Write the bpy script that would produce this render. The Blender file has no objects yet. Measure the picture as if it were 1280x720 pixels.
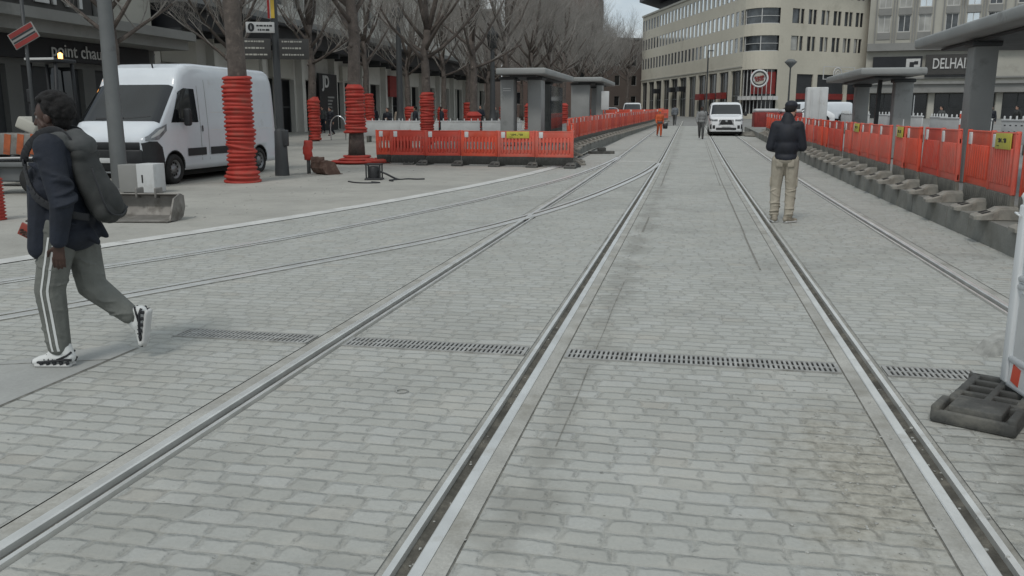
import bpy, bmesh, math, random
from mathutils import Vector, Matrix, Euler
R = math.radians
rnd = random.Random(7)
SC = bpy.context.scene
COL = SC.collection

def gz(Y):
    # the square climbs gently away from the viewer
    t = Y - 25.0
    if t < -10: return 0.0
    if t < 10: return 0.0125 * (t + 10) ** 2 / 40
    return 0.0125 * t

# ------------------------------------------------------------------ mesh builder
class MB:
    def __init__(s): s.v = []; s.f = []; s.m = []; s.sm = []
    def add(s, vs, fs, mi=0, smooth=False):
        o = len(s.v); s.v += [tuple(v) for v in vs]
        for f in fs:
            s.f.append([i + o for i in f]); s.m.append(mi); s.sm.append(smooth)
    def box(s, c, d, mi=0, rz=0.0, mat=None, bev=0.0):
        hx, hy, hz = d[0] / 2, d[1] / 2, d[2] / 2
        M = Matrix.Translation(c) @ (mat if mat is not None else Matrix.Rotation(rz, 4, 'Z'))
        if bev <= 0:
            vs = [M @ Vector((x * hx, y * hy, z * hz)) for x in (-1, 1) for y in (-1, 1) for z in (-1, 1)]
            s.add(vs, [(0, 1, 3, 2), (4, 6, 7, 5), (0, 4, 5, 1), (2, 3, 7, 6), (0, 2, 6, 4), (1, 5, 7, 3)], mi)
        else:
            bm = bmesh.new(); bmesh.ops.create_cube(bm, size=1)
            for v in bm.verts: v.co = Vector((v.co.x * d[0], v.co.y * d[1], v.co.z * d[2]))
            b = min(bev, min(d) * .45)
            bmesh.ops.bevel(bm, geom=bm.edges[:], offset=b, segments=2, profile=.5, affect='EDGES')
            s.frombm(bm, M, mi, True)
    def frombm(s, bm, M=None, mi=0, smooth=False):
        bm.verts.index_update()
        vs = [(M @ v.co) if M is not None else v.co.copy() for v in bm.verts]
        s.add(vs, [[v.index for v in f.verts] for f in bm.faces], mi, smooth); bm.free()
    def tube(s, pts, rad, n=8, mi=0, cap=True, smooth=True):
        pts = [Vector(p) for p in pts]
        if not isinstance(rad, (list, tuple)): rad = [rad] * len(pts)
        o = len(s.v); prev = None
        for i, p in enumerate(pts):
            t = (pts[min(i + 1, len(pts) - 1)] - pts[max(i - 1, 0)])
            if t.length < 1e-9: t = Vector((0, 0, 1))
            t.normalize()
            if prev is None:
                a = Vector((1, 0, 0)) if abs(t.x) < .8 else Vector((0, 1, 0))
                u = t.cross(a).normalized()
            else:
                u = (prev - t * prev.dot(t))
                u = u.normalized() if u.length > 1e-6 else t.orthogonal().normalized()
            prev = u; w = t.cross(u)
            for k in range(n):
                an = 2 * math.pi * k / n
                s.v.append(tuple(p + (u * math.cos(an) + w * math.sin(an)) * rad[i]))
        for i in range(len(pts) - 1):
            for k in range(n):
                a = o + i * n + k; b = o + i * n + (k + 1) % n
                s.f.append([a, b, b + n, a + n]); s.m.append(mi); s.sm.append(smooth)
        if cap and n > 2:
            s.f.append([o + k for k in range(n)][::-1]); s.m.append(mi); s.sm.append(False)
            e = o + (len(pts) - 1) * n
            s.f.append([e + k for k in range(n)]); s.m.append(mi); s.sm.append(False)
    def lathe(s, prof, n=24, mi=0, M=None, smooth=True, wob=None):
        o = len(s.v)
        for j, (r, z) in enumerate(prof):
            for k in range(n):
                a = 2 * math.pi * k / n
                o3 = wob(j, a) if wob else (0, 0, 0)
                p = Vector((r * math.cos(a) + o3[0], r * math.sin(a) + o3[1], z + (o3[2] if len(o3) > 2 else 0)))
                s.v.append(tuple(M @ p if M is not None else p))
        for j in range(len(prof) - 1):
            for k in range(n):
                a = o + j * n + k; b = o + j * n + (k + 1) % n
                s.f.append([a, b, b + n, a + n]); s.m.append(mi); s.sm.append(smooth)
    def prism(s, poly, z0, z1, mi=0, M=None):
        n = len(poly)
        vs = [Vector((x, y, z0)) for x, y in poly] + [Vector((x, y, z1)) for x, y in poly]
        if M is not None: vs = [M @ v for v in vs]
        s.add(vs, [list(range(n))[::-1], [n + i for i in range(n)]] + [[i, (i + 1) % n, n + (i + 1) % n, n + i] for i in range(n)], mi)
    def sphere(s, c, r, mi=0, sub=2, M=None):
        bm = bmesh.new(); bmesh.ops.create_icosphere(bm, subdivisions=sub, radius=1)
        if not isinstance(r, (tuple, list)): r = (r, r, r)
        T = Matrix.Translation(c) @ (M if M is not None else Matrix()) @ Matrix.Diagonal((r[0], r[1], r[2], 1))
        s.frombm(bm, T, mi, True)
    def mesh(s, name, mats):
        me = bpy.data.meshes.new(name)
        me.from_pydata(s.v, [], s.f)
        if not isinstance(mats, (list, tuple)): mats = [mats]
        for m in mats: me.materials.append(m)
        me.polygons.foreach_set('material_index', s.m)
        me.polygons.foreach_set('use_smooth', s.sm)
        bm = bmesh.new(); bm.from_mesh(me); bmesh.ops.recalc_face_normals(bm, faces=bm.faces[:]); bm.to_mesh(me); bm.free()
        me.update(); return me
    def build(s, name, mats, parent=None, loc=None):
        o = bpy.data.objects.new(name, s.mesh(name, mats)); COL.objects.link(o)
        if parent is not None: o.parent = parent
        if loc is not None: o.location = loc
        return o

def tag(o, label=None, cat=None, group=None, kind=None):
    if label: o['label'] = label
    if cat: o['category'] = cat
    if group: o['group'] = group
    if kind: o['kind'] = kind
    return o
def thing(name, label, cat, loc=(0, 0, 0), rz=0.0, group=None):
    o = bpy.data.objects.new(name, None); COL.objects.link(o)
    o.location = loc; o.rotation_euler = (0, 0, rz); o.empty_display_size = .2
    return tag(o, label, cat, group)
KIDS = {}
def kids(o):
    return [c for c in o.children]
def copy_tree(o, parent=None):
    c = o.copy(); COL.objects.link(c)
    if parent is not None: c.parent = parent
    for ch in kids(o): copy_tree(ch, c)
    return c
def dup(o, loc, rz, label, group=None):
    c = copy_tree(o); c.location = loc; c.rotation_euler = (0, 0, rz); c['label'] = label
    if group: c['group'] = group
    return c
_T = ['', '', 'twenty', 'thirty', 'forty', 'fifty', 'sixty', 'seventy']
_O = ['', 'first', 'second', 'third', 'fourth', 'fifth', 'sixth', 'seventh', 'eighth', 'ninth', 'tenth', 'eleventh', 'twelfth', 'thirteenth', 'fourteenth', 'fifteenth', 'sixteenth', 'seventeenth', 'eighteenth', 'nineteenth']
def ordinal(n):
    if n < 20: return _O[n]
    t, u = divmod(n, 10)
    return _T[t][:-1] + 'ieth' if u == 0 else _T[t] + '-' + _O[u]
ORD = ['nearest'] + [ordinal(i) for i in range(2, 75)]

def catmull(pts, n=6):
    P = [Vector(p) for p in pts]; out = []
    for i in range(len(P) - 1):
        p0 = P[max(i - 1, 0)]; p1 = P[i]; p2 = P[i + 1]; p3 = P[min(i + 2, len(P) - 1)]
        for k in range(n):
            t = k / n
            out.append(.5 * ((2 * p1) + (p2 - p0) * t + (2 * p0 - 5 * p1 + 4 * p2 - p3) * t * t + (3 * p1 - p0 - 3 * p2 + p3) * t ** 3))
    out.append(P[-1]); return out

# ------------------------------------------------------------------ materials
class NT:
    def __init__(s, name):
        s.m = bpy.data.materials.new(name); s.m.use_nodes = True
        s.t = s.m.node_tree; s.n = s.t.nodes
        s.b = s.n['Principled BSDF']
        g = s.n.new('ShaderNodeNewGeometry'); s.P = g.outputs['Position']
        tc = s.n.new('ShaderNodeTexCoord'); s.O = tc.outputs['Object']
    def link(s, a, b): s.t.links.new(a, b)
    def val(s, sock, x):
        if isinstance(x, bpy.types.NodeSocket): s.link(x, sock)
        elif isinstance(x, (tuple, list)) and len(x) == 3 and sock.type == 'RGBA': sock.default_value = (*x, 1)
        else: sock.default_value = x
    def math(s, op, a, b=None, c=None, clamp=False):
        n = s.n.new('ShaderNodeMath'); n.operation = op; n.use_clamp = clamp
        s.val(n.inputs[0], a)
        if b is not None: s.val(n.inputs[1], b)
        if c is not None: s.val(n.inputs[2], c)
        return n.outputs[0]
    def vmath(s, op, a, b):
        n = s.n.new('ShaderNodeVectorMath'); n.operation = op; s.val(n.inputs[0], a); s.val(n.inputs[1], b); return n.outputs[0]
    def noise(s, vec, scale, detail=4, rough=.55, dim='3D'):
        n = s.n.new('ShaderNodeTexNoise'); s.link(vec, n.inputs['Vector']); n.inputs['Scale'].default_value = scale
        n.inputs['Detail'].default_value = detail; n.inputs['Roughness'].default_value = rough
        return n.outputs['Fac']
    def white(s, vec=None, w=None):
        n = s.n.new('ShaderNodeTexWhiteNoise')
        if vec is not None: n.noise_dimensions = '3D'; s.link(vec, n.inputs['Vector'])
        else: n.noise_dimensions = '1D'; s.val(n.inputs['W'], w)
        return n.outputs['Value']
    def mapr(s, v, a, b, c=0., d=1., smooth=False):
        n = s.n.new('ShaderNodeMapRange'); n.clamp = True
        if smooth: n.interpolation_type = 'SMOOTHSTEP'
        for i, x in enumerate((v, a, b, c, d)): s.val(n.inputs[i], x)
        return n.outputs[0]
    def mix(s, f, a, b):
        n = s.n.new('ShaderNodeMix'); n.data_type = 'RGBA'; s.val(n.inputs[0], f); s.val(n.inputs[6], a); s.val(n.inputs[7], b); return n.outputs[2]
    def ramp(s, f, stops):
        n = s.n.new('ShaderNodeValToRGB'); s.link(f, n.inputs[0]); e = n.color_ramp.elements
        while len(e) < len(stops): e.new(.5)
        for i, (p, c) in enumerate(stops): e[i].position = p; e[i].color = (*c, 1)
        return n.outputs[0]
    def sep(s, v):
        n = s.n.new('ShaderNodeSeparateXYZ'); s.link(v, n.inputs[0]); return n.outputs
    def comb(s, x, y, z=0.):
        n = s.n.new('ShaderNodeCombineXYZ')
        for i, q in enumerate((x, y, z)): s.val(n.inputs[i], q)
        return n.outputs[0]
    def bump(s, h, strength=.5, dist=.01):
        n = s.n.new('ShaderNodeBump'); n.inputs['Strength'].default_value = strength; n.inputs['Distance'].default_value = dist
        s.link(h, n.inputs['Height']); s.link(n.outputs[0], s.b.inputs['Normal'])
    def base(s, c): s.val(s.b.inputs['Base Color'], c)
    def rough(s, r): s.val(s.b.inputs['Roughness'], r)

def mat(name, col, rough=.6, metal=0., var=.25, vs=3., grain=0., gs=60., dirt=None, ds=1.2, dth=.55, bump=0., bs=40., bd=.004, spec=.4, coat=0.):
    """surface with colour drift, optional fine grain, dirt patches and bump (all fixed to the object)"""
    t = NT(name); c = Vector(col)
    a = tuple(c * (1 - var)); b = tuple(min(x, .95) for x in c * (1 + var))
    n1 = t.noise(t.O, vs, 5)
    col1 = t.ramp(n1, [(.3, a), (.7, b)])
    if grain:
        g = t.noise(t.O, gs, 3, .7)
        col1 = t.mix(t.mapr(g, .35, .65, 0, grain), col1, tuple(c * .45))
    if dirt is not None:
        d = t.noise(t.O, ds, 8, .68)
        col1 = t.mix(t.mapr(d, dth, dth + .16, 0, .75), col1, dirt)
        t.rough(t.mapr(d, dth, dth + .16, rough, min(.95, rough + .25)))
    else:
        t.rough(t.mapr(n1, .3, .7, max(.05, rough - .06), min(1, rough + .06)))
    t.base(col1)
    t.b.inputs['Metallic'].default_value = metal
    t.b.inputs['Specular IOR Level'].default_value = spec
    if coat:
        t.b.inputs['Coat Weight'].default_value = coat; t.b.inputs['Coat Roughness'].default_value = .08
    if bump: t.bump(t.noise(t.O, bs, 5, .65), bump, bd)
    return t.m

def glass(name, col=(.02, .024, .028), rough=.06, var=.5):
    t = NT(name)
    n = t.noise(t.O, .7, 3)
    t.base(t.ramp(n, [(.35, tuple(Vector(col) * (1 - var))), (.68, tuple(Vector(col) * (1 + var)))]))
    t.rough(rough); t.b.inputs['Specular IOR Level'].default_value = .6
    return t.m

def setts(name, tone=1.13, row=.114, w0=.145, dw=.085, joint=1.0):
    t = NT(name); X, Y, Z = t.sep(t.P)
    wa = t.noise(t.P, 2.3, 2); wb = t.noise(t.vmath('ADD', t.P, (31., 7., 0.)), 7.0, 2)
    y = t.math('ADD', Y, t.math('MULTIPLY', t.math('SUBTRACT', wa, .5), .05))
    y = t.math('ADD', y, t.math('MULTIPLY', t.math('SUBTRACT', wb, .5), .028))
    yy = t.math('DIVIDE', y, row); r = t.math('FLOOR', yy); fy = t.math('FRACT', yy)
    w = t.math('MULTIPLY_ADD', t.white(w=r), dw, w0)
    sh = t.math('MULTIPLY', t.white(w=t.math('ADD', r, 517.3)), 9.)
    x = t.math('ADD', X, t.math('MULTIPLY', t.math('SUBTRACT', wb, .5), .05))
    u = t.math('DIVIDE', t.math('ADD', x, sh), w); c = t.math('FLOOR', u); fx = t.math('FRACT', u)
    # irregular joint between neighbours in a row
    dx = t.math('MULTIPLY', t.math('MINIMUM', fx, t.math('SUBTRACT', 1., fx)), w)
    dy = t.math('MULTIPLY', t.math('MINIMUM', fy, t.math('SUBTRACT', 1., fy)), row)
    dx = t.math('ADD', dx, t.mapr(t.noise(t.P, 11., 3, .6), .42, .66, -.002, .008))   # many cross joints are packed flush
    dy = t.math('ADD', dy, t.mapr(t.noise(t.vmath('ADD', t.P, (3., 61., 0.)), 8., 3, .6), .42, .68, -.003, .007))
    n = t.n.new('ShaderNodeMath'); n.operation = 'SMOOTH_MIN'; t.link(dx, n.inputs[0]); t.link(dy, n.inputs[1]); n.inputs[2].default_value = .034
    rag = t.noise(t.P, 38., 4, .7)
    d = t.math('ADD', n.outputs[0], t.math('MULTIPLY', t.math('SUBTRACT', rag, .5), .016))
    stone = t.mapr(d, -.006, .0062, 0, 1, True)
    cell = t.comb(c, r, 3.)
    id1 = t.white(vec=cell); id2 = t.white(vec=t.vmath('ADD', cell, (11., 5., 2.)))
    k = tone
    base = t.ramp(id1, [(0., (.305 * k, .307 * k, .292 * k)), (.3, (.328 * k, .331 * k, .315 * k)), (.7, (.342 * k, .347 * k, .335 * k)), (.93, (.365 * k, .37 * k, .36 * k)), (1., (.33 * k, .32 * k, .295 * k))])
    fine = t.noise(t.P, 55., 5, .72); mid = t.noise(t.P, 6., 5, .65); big = t.noise(t.P, .55, 5, .62)
    base = t.mix(t.mapr(fine, .42, .72, 0, .38), base, (.22 * k, .22 * k, .208 * k))
    base = t.mix(t.mapr(mid, .5, .75, 0, .45), base, (.36 * k, .355 * k, .335 * k))
    jc = t.mix(t.mapr(mid, .35, .65), (.17 * k, .165 * k, .147 * k), (.28 * k, .275 * k, .25 * k))
    fill = t.mapr(big, .36, .64, .92, .36)                     # sand swept into the joints in places
    fill = t.math('MULTIPLY', fill, joint)
    fac = t.math('MULTIPLY', t.math('SUBTRACT', 1., stone), fill)
    col = t.mix(fac, base, jc)
    # dusty and worn stretches
    col = t.mix(t.mapr(big, .55, .72, 0, .38), col, (.36 * k, .355 * k, .33 * k))
    big2 = t.noise(t.vmath('ADD', t.P, (9., 40., 0.)), .35, 6, .7)
    col = t.mix(t.mapr(big2, .52, .72, 0, .5), col, (.16 * k, .158 * k, .148 * k))
    # spilt earth by the right-hand track
    v = t.vmath('SUBTRACT', t.P, (.82, 3.75, 0.)); v = t.vmath('MULTIPLY', v, (1.9, .75, 0.))
    ln = t.n.new('ShaderNodeVectorMath'); ln.operation = 'LENGTH'; t.link(v, ln.inputs[0])
    e = t.math('ADD', ln.outputs['Value'], t.math('MULTIPLY', t.math('SUBTRACT', t.noise(t.P, 4., 8, .74), .5), 2.2))
    em = t.mapr(e, .25, .95, .9, 0)
    col = t.mix(em, col, t.mix(t.mapr(t.noise(t.P, 16, 6, .75), .36, .62), (.19 * k, .18 * k, .155 * k), (.36 * k, .345 * k, .305 * k)))
    v2 = t.math('ABSOLUTE', t.math('ADD', X, .6))
    sp = t.math('ADD', v2, t.math('MULTIPLY', t.math('SUBTRACT', t.noise(t.P, 1.4, 5, .7), .5), 1.0))
    sm = t.mapr(sp, .02, .16, .4, 0); 
    col = t.mix(sm, col, (.17 * k, .165 * k, .15 * k))
    spk = t.noise(t.vmath('ADD', t.P, (77., 3., 0.)), 26., 2, .5)
    col = t.mix(t.mapr(spk, .70, .74, 0, .6), col, (.12 * k, .118 * k, .105 * k))
    pale = t.noise(t.vmath('ADD', t.P, (5., 90., 0.)), 1.7, 7, .72)
    col = t.mix(t.mapr(pale, .52, .68, 0, .55), col, (.385 * k, .378 * k, .35 * k))
    # trampled dirt right of the track by the fence
    v3 = t.vmath('SUBTRACT', t.P, (2.0, 3.6, 0.)); v3 = t.vmath('MULTIPLY', v3, (1.25, .55, 0.))
    l3 = t.n.new('ShaderNodeVectorMath'); l3.operation = 'LENGTH'; t.link(v3, l3.inputs[0])
    e3 = t.math('ADD', l3.outputs['Value'], t.math('MULTIPLY', t.math('SUBTRACT', t.noise(t.P, 7., 7, .72), .5), 2.0))
    col = t.mix(t.mapr(e3, .2, .95, .75, 0), col, (.135 * k, .132 * k, .118 * k))
    hsv = t.n.new('ShaderNodeMix'); hsv.data_type = 'RGBA'; hsv.blend_type = 'MULTIPLY'; hsv.inputs[0].default_value = 1.; t.link(col, hsv.inputs[6]); hsv.inputs[7].default_value = (1., 1., .975, 1); col = hsv.outputs[2]
    t.base(col)
    t.rough(t.mapr(mid, .3, .7, .62, .86)); t.b.inputs['Specular IOR Level'].default_value = .3
    h = t.math('ADD', t.mapr(d, -.002, .024, 0, 1, True), t.math('MULTIPLY', fine, .22))
    h = t.math('ADD', h, t.math('MULTIPLY', id2, .25))
    t.bump(h, .9, .014)
    return t.m

def paving(name, a, b, dark, bs=.5):
    t = NT(name)
    n1 = t.noise(t.P, .45, 7, .68); n2 = t.noise(t.P, 30., 5, .75); n3 = t.noise(t.P, 2.2, 6, .7)
    c = t.ramp(n1, [(.33, a), (.66, b)])
    c = t.mix(t.mapr(n3, .54, .72, 0, .6), c, dark)
    c = t.mix(t.mapr(n2, .45, .7, 0, .3), c, tuple(Vector(dark) * .8))
    t.base(c); t.rough(.85); t.b.inputs['Specular IOR Level'].default_value = .25
    t.bump(t.math('ADD', n2, t.math('MULTIPLY', n3, .8)), bs, .01)
    return t.m

def brickwork(name, c1, c2, mort, sx=.22, sz=.075):
    t = NT(name); n = t.n.new('ShaderNodeTexBrick')
    mp = t.n.new('ShaderNodeMapping'); mp.inputs['Rotation'].default_value = (R(90), 0, 0)
    t.link(t.O, mp.inputs[0]); t.link(mp.outputs[0], n.inputs[0])
    n.inputs['Color1'].default_value = (*c1, 1); n.inputs['Color2'].default_value = (*c2, 1); n.inputs['Mortar'].default_value = (*mort, 1)
    n.inputs['Scale'].default_value = 1.; n.inputs['Brick Width'].default_value = sx; n.inputs['Row Height'].default_value = sz; n.inputs['Mortar Size'].default_value = .01
    big = t.noise(t.O, .2, 6, .6)
    t.base(t.mix(t.mapr(big, .4, .7, 0, .35), n.outputs[0], tuple(Vector(c1) * .6))); t.rough(.85)
    return t.m

def emit(name, col, s):
    t = NT(name); t.base(col); t.val(t.b.inputs['Emission Color'], col); t.b.inputs['Emission Strength'].default_value = s; return t.m

M = {}
def mats():
    M['setts'] = setts('stone_setts'); 
    M['pave'] = paving('sandy_pavement', (.30, .295, .27), (.40, .39, .355), (.23, .225, .20))
    M['square'] = paving('square_surface', (.20, .20, .19), (.26, .26, .25), (.15, .15, .145))
    M['kerb'] = mat('kerb_stone', (.56, .56, .54), .75, var=.15, vs=2, grain=.25, gs=50, dirt=(.24, .235, .21), ds=2.5, bump=.3)
    M['slab'] = mat('smooth_slab', (.35, .355, .34), .75, var=.1, vs=2, grain=.2, gs=45, dirt=(.26, .26, .24), ds=2, bump=.2)
    M['conc'] = mat('concrete', (.22, .222, .205), .85, var=.18, vs=2.5, grain=.3, gs=40, dirt=(.15, .15, .132), ds=1.3, dth=.5, bump=.45, bs=25, bd=.01)
    M['railconc'] = mat('rail_edge_concrete', (.385, .38, .35), .8, var=.22, vs=2.5, grain=.35, gs=60, dirt=(.22, .21, .18), ds=2.2, dth=.5, bump=.4)
    M['railsteel'] = mat('worn_steel', (.62, .625, .605), .34, metal=.45, var=.12, vs=4, dirt=(.38, .36, .32), ds=3, dth=.56)
    M['groove'] = mat('groove_dirt', (.125, .118, .10), .95, var=.5, vs=9, grain=.5, gs=80, dirt=(.18, .165, .135), ds=9, dth=.52, bump=.8, bs=60, bd=.01)
    M['joint'] = mat('dark_joint', (.20, .195, .175), .95, var=.4, vs=20)
    M['iron'] = mat('cast_iron', (.37, .37, .355), .6, metal=.2, var=.25, vs=6, grain=.3, dirt=(.14, .13, .11), ds=5)
    M['pit'] = mat('dark_pit', (.018, .018, .017), .95)
    M['red'] = mat('red_plastic', (.62, .088, .048), .5, var=.2, vs=1.6, dirt=(.50, .15, .115), ds=2.2, dth=.5, spec=.35)
    M['redpipe'] = mat('red_pipe_plastic', (.40, .044, .032), .6, var=.22, vs=3, dirt=(.27, .085, .065), ds=3, dth=.5, spec=.3)
    M['redfaded'] = mat('faded_red_plastic', (.60, .12, .085), .6, var=.18, vs=1.4, dirt=(.46, .19, .155), ds=1.8, dth=.48, spec=.3)
    M['reddull'] = mat('dusty_red_plastic', (.53, .072, .05), .6, var=.2, vs=1.4, dirt=(.38, .16, .13), ds=1.5, dth=.5, spec=.3)
    M['rubber'] = mat('recycled_rubber', (.075, .076, .072), .85, var=.3, vs=6, grain=.3, dirt=(.17, .165, .145), ds=4, dth=.52, bump=.4)
    M['greyplastic'] = mat('grey_recycled_plastic', (.12, .118, .106), .8, var=.3, vs=4, dirt=(.21, .20, .17), ds=3, dth=.5, bump=.3)
    M['footgrey'] = mat('dusty_grey_rubber', (.20, .195, .175), .85, var=.3, vs=5, dirt=(.33, .31, .27), ds=4, dth=.48, bump=.3)
    M['skyglass'] = mat('mirror_window', (.62, .66, .69), .12, metal=.9, var=.12, vs=.5)
    M['darkskirt'] = mat('black_recycled_plastic', (.045, .045, .042), .8, var=.3, vs=4, dirt=(.12, .115, .1), ds=4, dth=.55, bump=.3)
    M['reflect'] = mat('white_reflector', (.62, .63, .63), .4, var=.1, dirt=(.4, .38, .36), ds=6, dth=.6)
    M['yellow'] = mat('yellow_sign', (.48, .44, .07), .5, var=.12, vs=6, dirt=(.3, .28, .09), ds=7, dth=.58)
    M['ink'] = mat('dark_ink', (.02, .021, .024), .6)
    M['white'] = mat('white_coated', (.66, .68, .69), .45, var=.07, vs=2, dirt=(.42, .41, .38), ds=2.5, dth=.6)
    M['whitepanel'] = mat('white_board', (.50, .51, .51), .55, var=.1, vs=1.5, dirt=(.36, .355, .33), ds=1.8, dth=.56)
    M['van'] = mat('white_van_paint', (.63, .665, .70), .28, var=.04, vs=1.5, dirt=(.5, .51, .51), ds=2, dth=.6, coat=.6)
    M['van2'] = mat('pale_van_paint', (.68, .69, .70), .3, var=.04, dirt=(.5, .5, .49), ds=2, dth=.6, coat=.5)
    M['blackplastic'] = mat('black_plastic', (.022, .023, .025), .55, var=.3, vs=4)
    M['tyre'] = mat('tyre_rubber', (.02, .02, .02), .85, var=.3, vs=8, dirt=(.06, .058, .05), ds=5, dth=.55)
    M['rim'] = mat('steel_rim', (.22, .225, .23), .45, metal=.6, var=.15)
    M['chrome'] = mat('bright_metal', (.6, .61, .62), .2, metal=1.)
    M['lampglass'] = mat('headlamp', (.20, .21, .22), .12, var=.4, vs=9)
    M['carglass'] = glass('car_glass', (.012, .014, .016), .05)
    M['darkshop'] = mat('unlit_shopfront', (.010, .010, .011), .55, var=.5, vs=.8, spec=.12)
    M['blind'] = mat('window_blind', (.34, .34, .32), .5, var=.3, vs=.6)
    M['winglass'] = glass('window_glass', (.055, .062, .068), .05, .6)
    M['shopglass'] = glass('shop_glass', (.012, .013, .015), .2, .7)
    M['bark'] = mat('plane_bark', (.112, .094, .083), .9, var=.35, vs=3, grain=.4, gs=18, dirt=(.21, .175, .15), ds=5, dth=.55, bump=.7, bs=14, bd=.03)
    M['twig'] = mat('twig_bark', (.27, .255, .235), .9, var=.3, vs=1.2)
    M['greypost'] = mat('grey_painted_steel', (.13, .137, .138), .55, var=.1, vs=2, dirt=(.09, .09, .085), ds=3, dth=.6)
    M['darkpost'] = mat('dark_painted_steel', (.045, .048, .05), .55, var=.15, vs=2)
    M['shelter'] = mat('shelter_grey', (.265, .272, .266), .6, var=.1, vs=1.2, dirt=(.12, .12, .115), ds=1.5, dth=.58)
    M['cream'] = mat('cream_stone', (.52, .49, .41), .85, var=.08, vs=.15, grain=.1, gs=4, dirt=(.38, .355, .29), ds=.3, dth=.56)
    M['creampier'] = mat('pier_stone', (.44, .425, .375), .85, var=.1, vs=.4)
    M['palestone'] = mat('pale_stone', (.40, .39, .345), .85, var=.12, vs=.3, dirt=(.26, .25, .22), ds=.4, dth=.55)
    M['greystone'] = mat('grey_stone', (.24, .24, .23), .85, var=.12, vs=.5, dirt=(.16, .16, .15), ds=.5, dth=.55)
    M['darkroof'] = mat('dark_roof', (.035, .037, .04), .6, var=.2)
    M['blackpanel'] = mat('black_fascia', (.016, .017, .02), .45, var=.3, vs=.8)
    M['frame'] = mat('window_frame', (.36, .36, .35), .5, var=.1)
    M['brick'] = brickwork('brown_brick', (.115, .075, .062), (.14, .092, .076), (.13, .11, .10))
    M['brick2'] = brickwork('dull_brick', (.11, .085, .075), (.14, .105, .09), (.13, .12, .11))
    M['letters'] = mat('pale_letters', (.5, .5, .49), .5, var=.08)
    M['maroon'] = mat('maroon_panel', (.20, .025, .022), .6, var=.2)
    M['brownsign'] = mat('brown_sign', (.05, .048, .045), .55, var=.15)
    M['rust'] = mat('rusty_steel', (.115, .07, .055), .8, metal=.2, var=.35, vs=5, dirt=(.22, .17, .14), ds=5, dth=.52, bump=.4)
    M['bucketsteel'] = mat('scraped_steel', (.21, .20, .185), .6, metal=.35, var=.25, vs=4, dirt=(.10, .09, .075), ds=3, dth=.52)
    M['orange'] = mat('safety_orange', (.48, .095, .032), .7, var=.12, vs=5)
    M['rustorange'] = mat('dirty_orange', (.34, .09, .035), .8, var=.3, vs=6, dirt=(.16, .08, .05), ds=5, dth=.5)
    M['skin_dark'] = mat('dark_skin', (.058, .031, .023), .5, var=.15, vs=10)
    M['skin'] = mat('light_skin', (.40, .235, .175), .5, var=.1, vs=10)
    M['hair'] = mat('black_hair', (.010, .009, .009), .85, var=.5, vs=60, bump=1., bs=90, bd=.01)
    M['navy'] = mat('navy_cloth', (.013, .017, .027), .8, var=.3, vs=6, bump=.5, bs=22, bd=.012)
    M['greycloth'] = mat('grey_cloth', (.075, .078, .078), .9, var=.25, vs=7, bump=.5, bs=25, bd=.012)
    M['jogger'] = mat('grey_jogger_cloth', (.135, .14, .128), .9, var=.22, vs=7, bump=.6, bs=16, bd=.015)
    M['bag'] = mat('backpack_cloth', (.032, .034, .033), .8, var=.3, vs=9, bump=.4, bs=40)
    M['whitecloth'] = mat('white_stripe', (.62, .63, .62), .8, var=.1)
    M['blackcloth'] = mat('black_padded_cloth', (.012, .014, .021), .65, var=.35, vs=8, bump=.3, bs=30)
    M['beige'] = mat('beige_cloth', (.33, .30, .245), .9, var=.15, vs=7, bump=.6, bs=18, bd=.014)
    M['shoe'] = mat('tan_shoe', (.28, .25, .20), .7, var=.3, vs=20)
    M['eye'] = mat('eye_white', (.22, .20, .19), .4)
    M['palewall'] = mat('pale_rendered_wall', (.56, .55, .51), .85, var=.1, vs=.4, dirt=(.40, .39, .36), ds=.5, dth=.56)
    M['gallerywall'] = mat('shaded_stone', (.115, .116, .112), .85, var=.15, vs=.5)  # shade under the canopies is put into this darker stone colour
    M['bluegrey'] = mat('blue_grey_cloth', (.14, .155, .17), .9, var=.2, vs=6)
    M['softgrey'] = mat('soft_grey_cloth', (.20, .205, .205), .9, var=.2, vs=6)
    M['paletan'] = mat('tan_cloth', (.30, .25, .2), .9, var=.2, vs=6)
    M['phone'] = mat('red_phone_case', (.25, .045, .03), .5)
    M['stone'] = mat('loose_stone', (.33, .33, .31), .9, var=.3, vs=12, bump=.5)
    M['bannerred'] = mat('banner_red', (.35, .03, .03), .8); M['banneryel'] = mat('banner_yellow', (.52, .36, .06), .8)
    M['beacon'] = emit('amber_beacon', (1., .42, .1), 6.)
    M['mound'] = mat('dirt_mound', (.20, .19, .165), .95, var=.4, vs=3, grain=.4, gs=20, bump=.8, bs=14, bd=.05)
mats()

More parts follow.
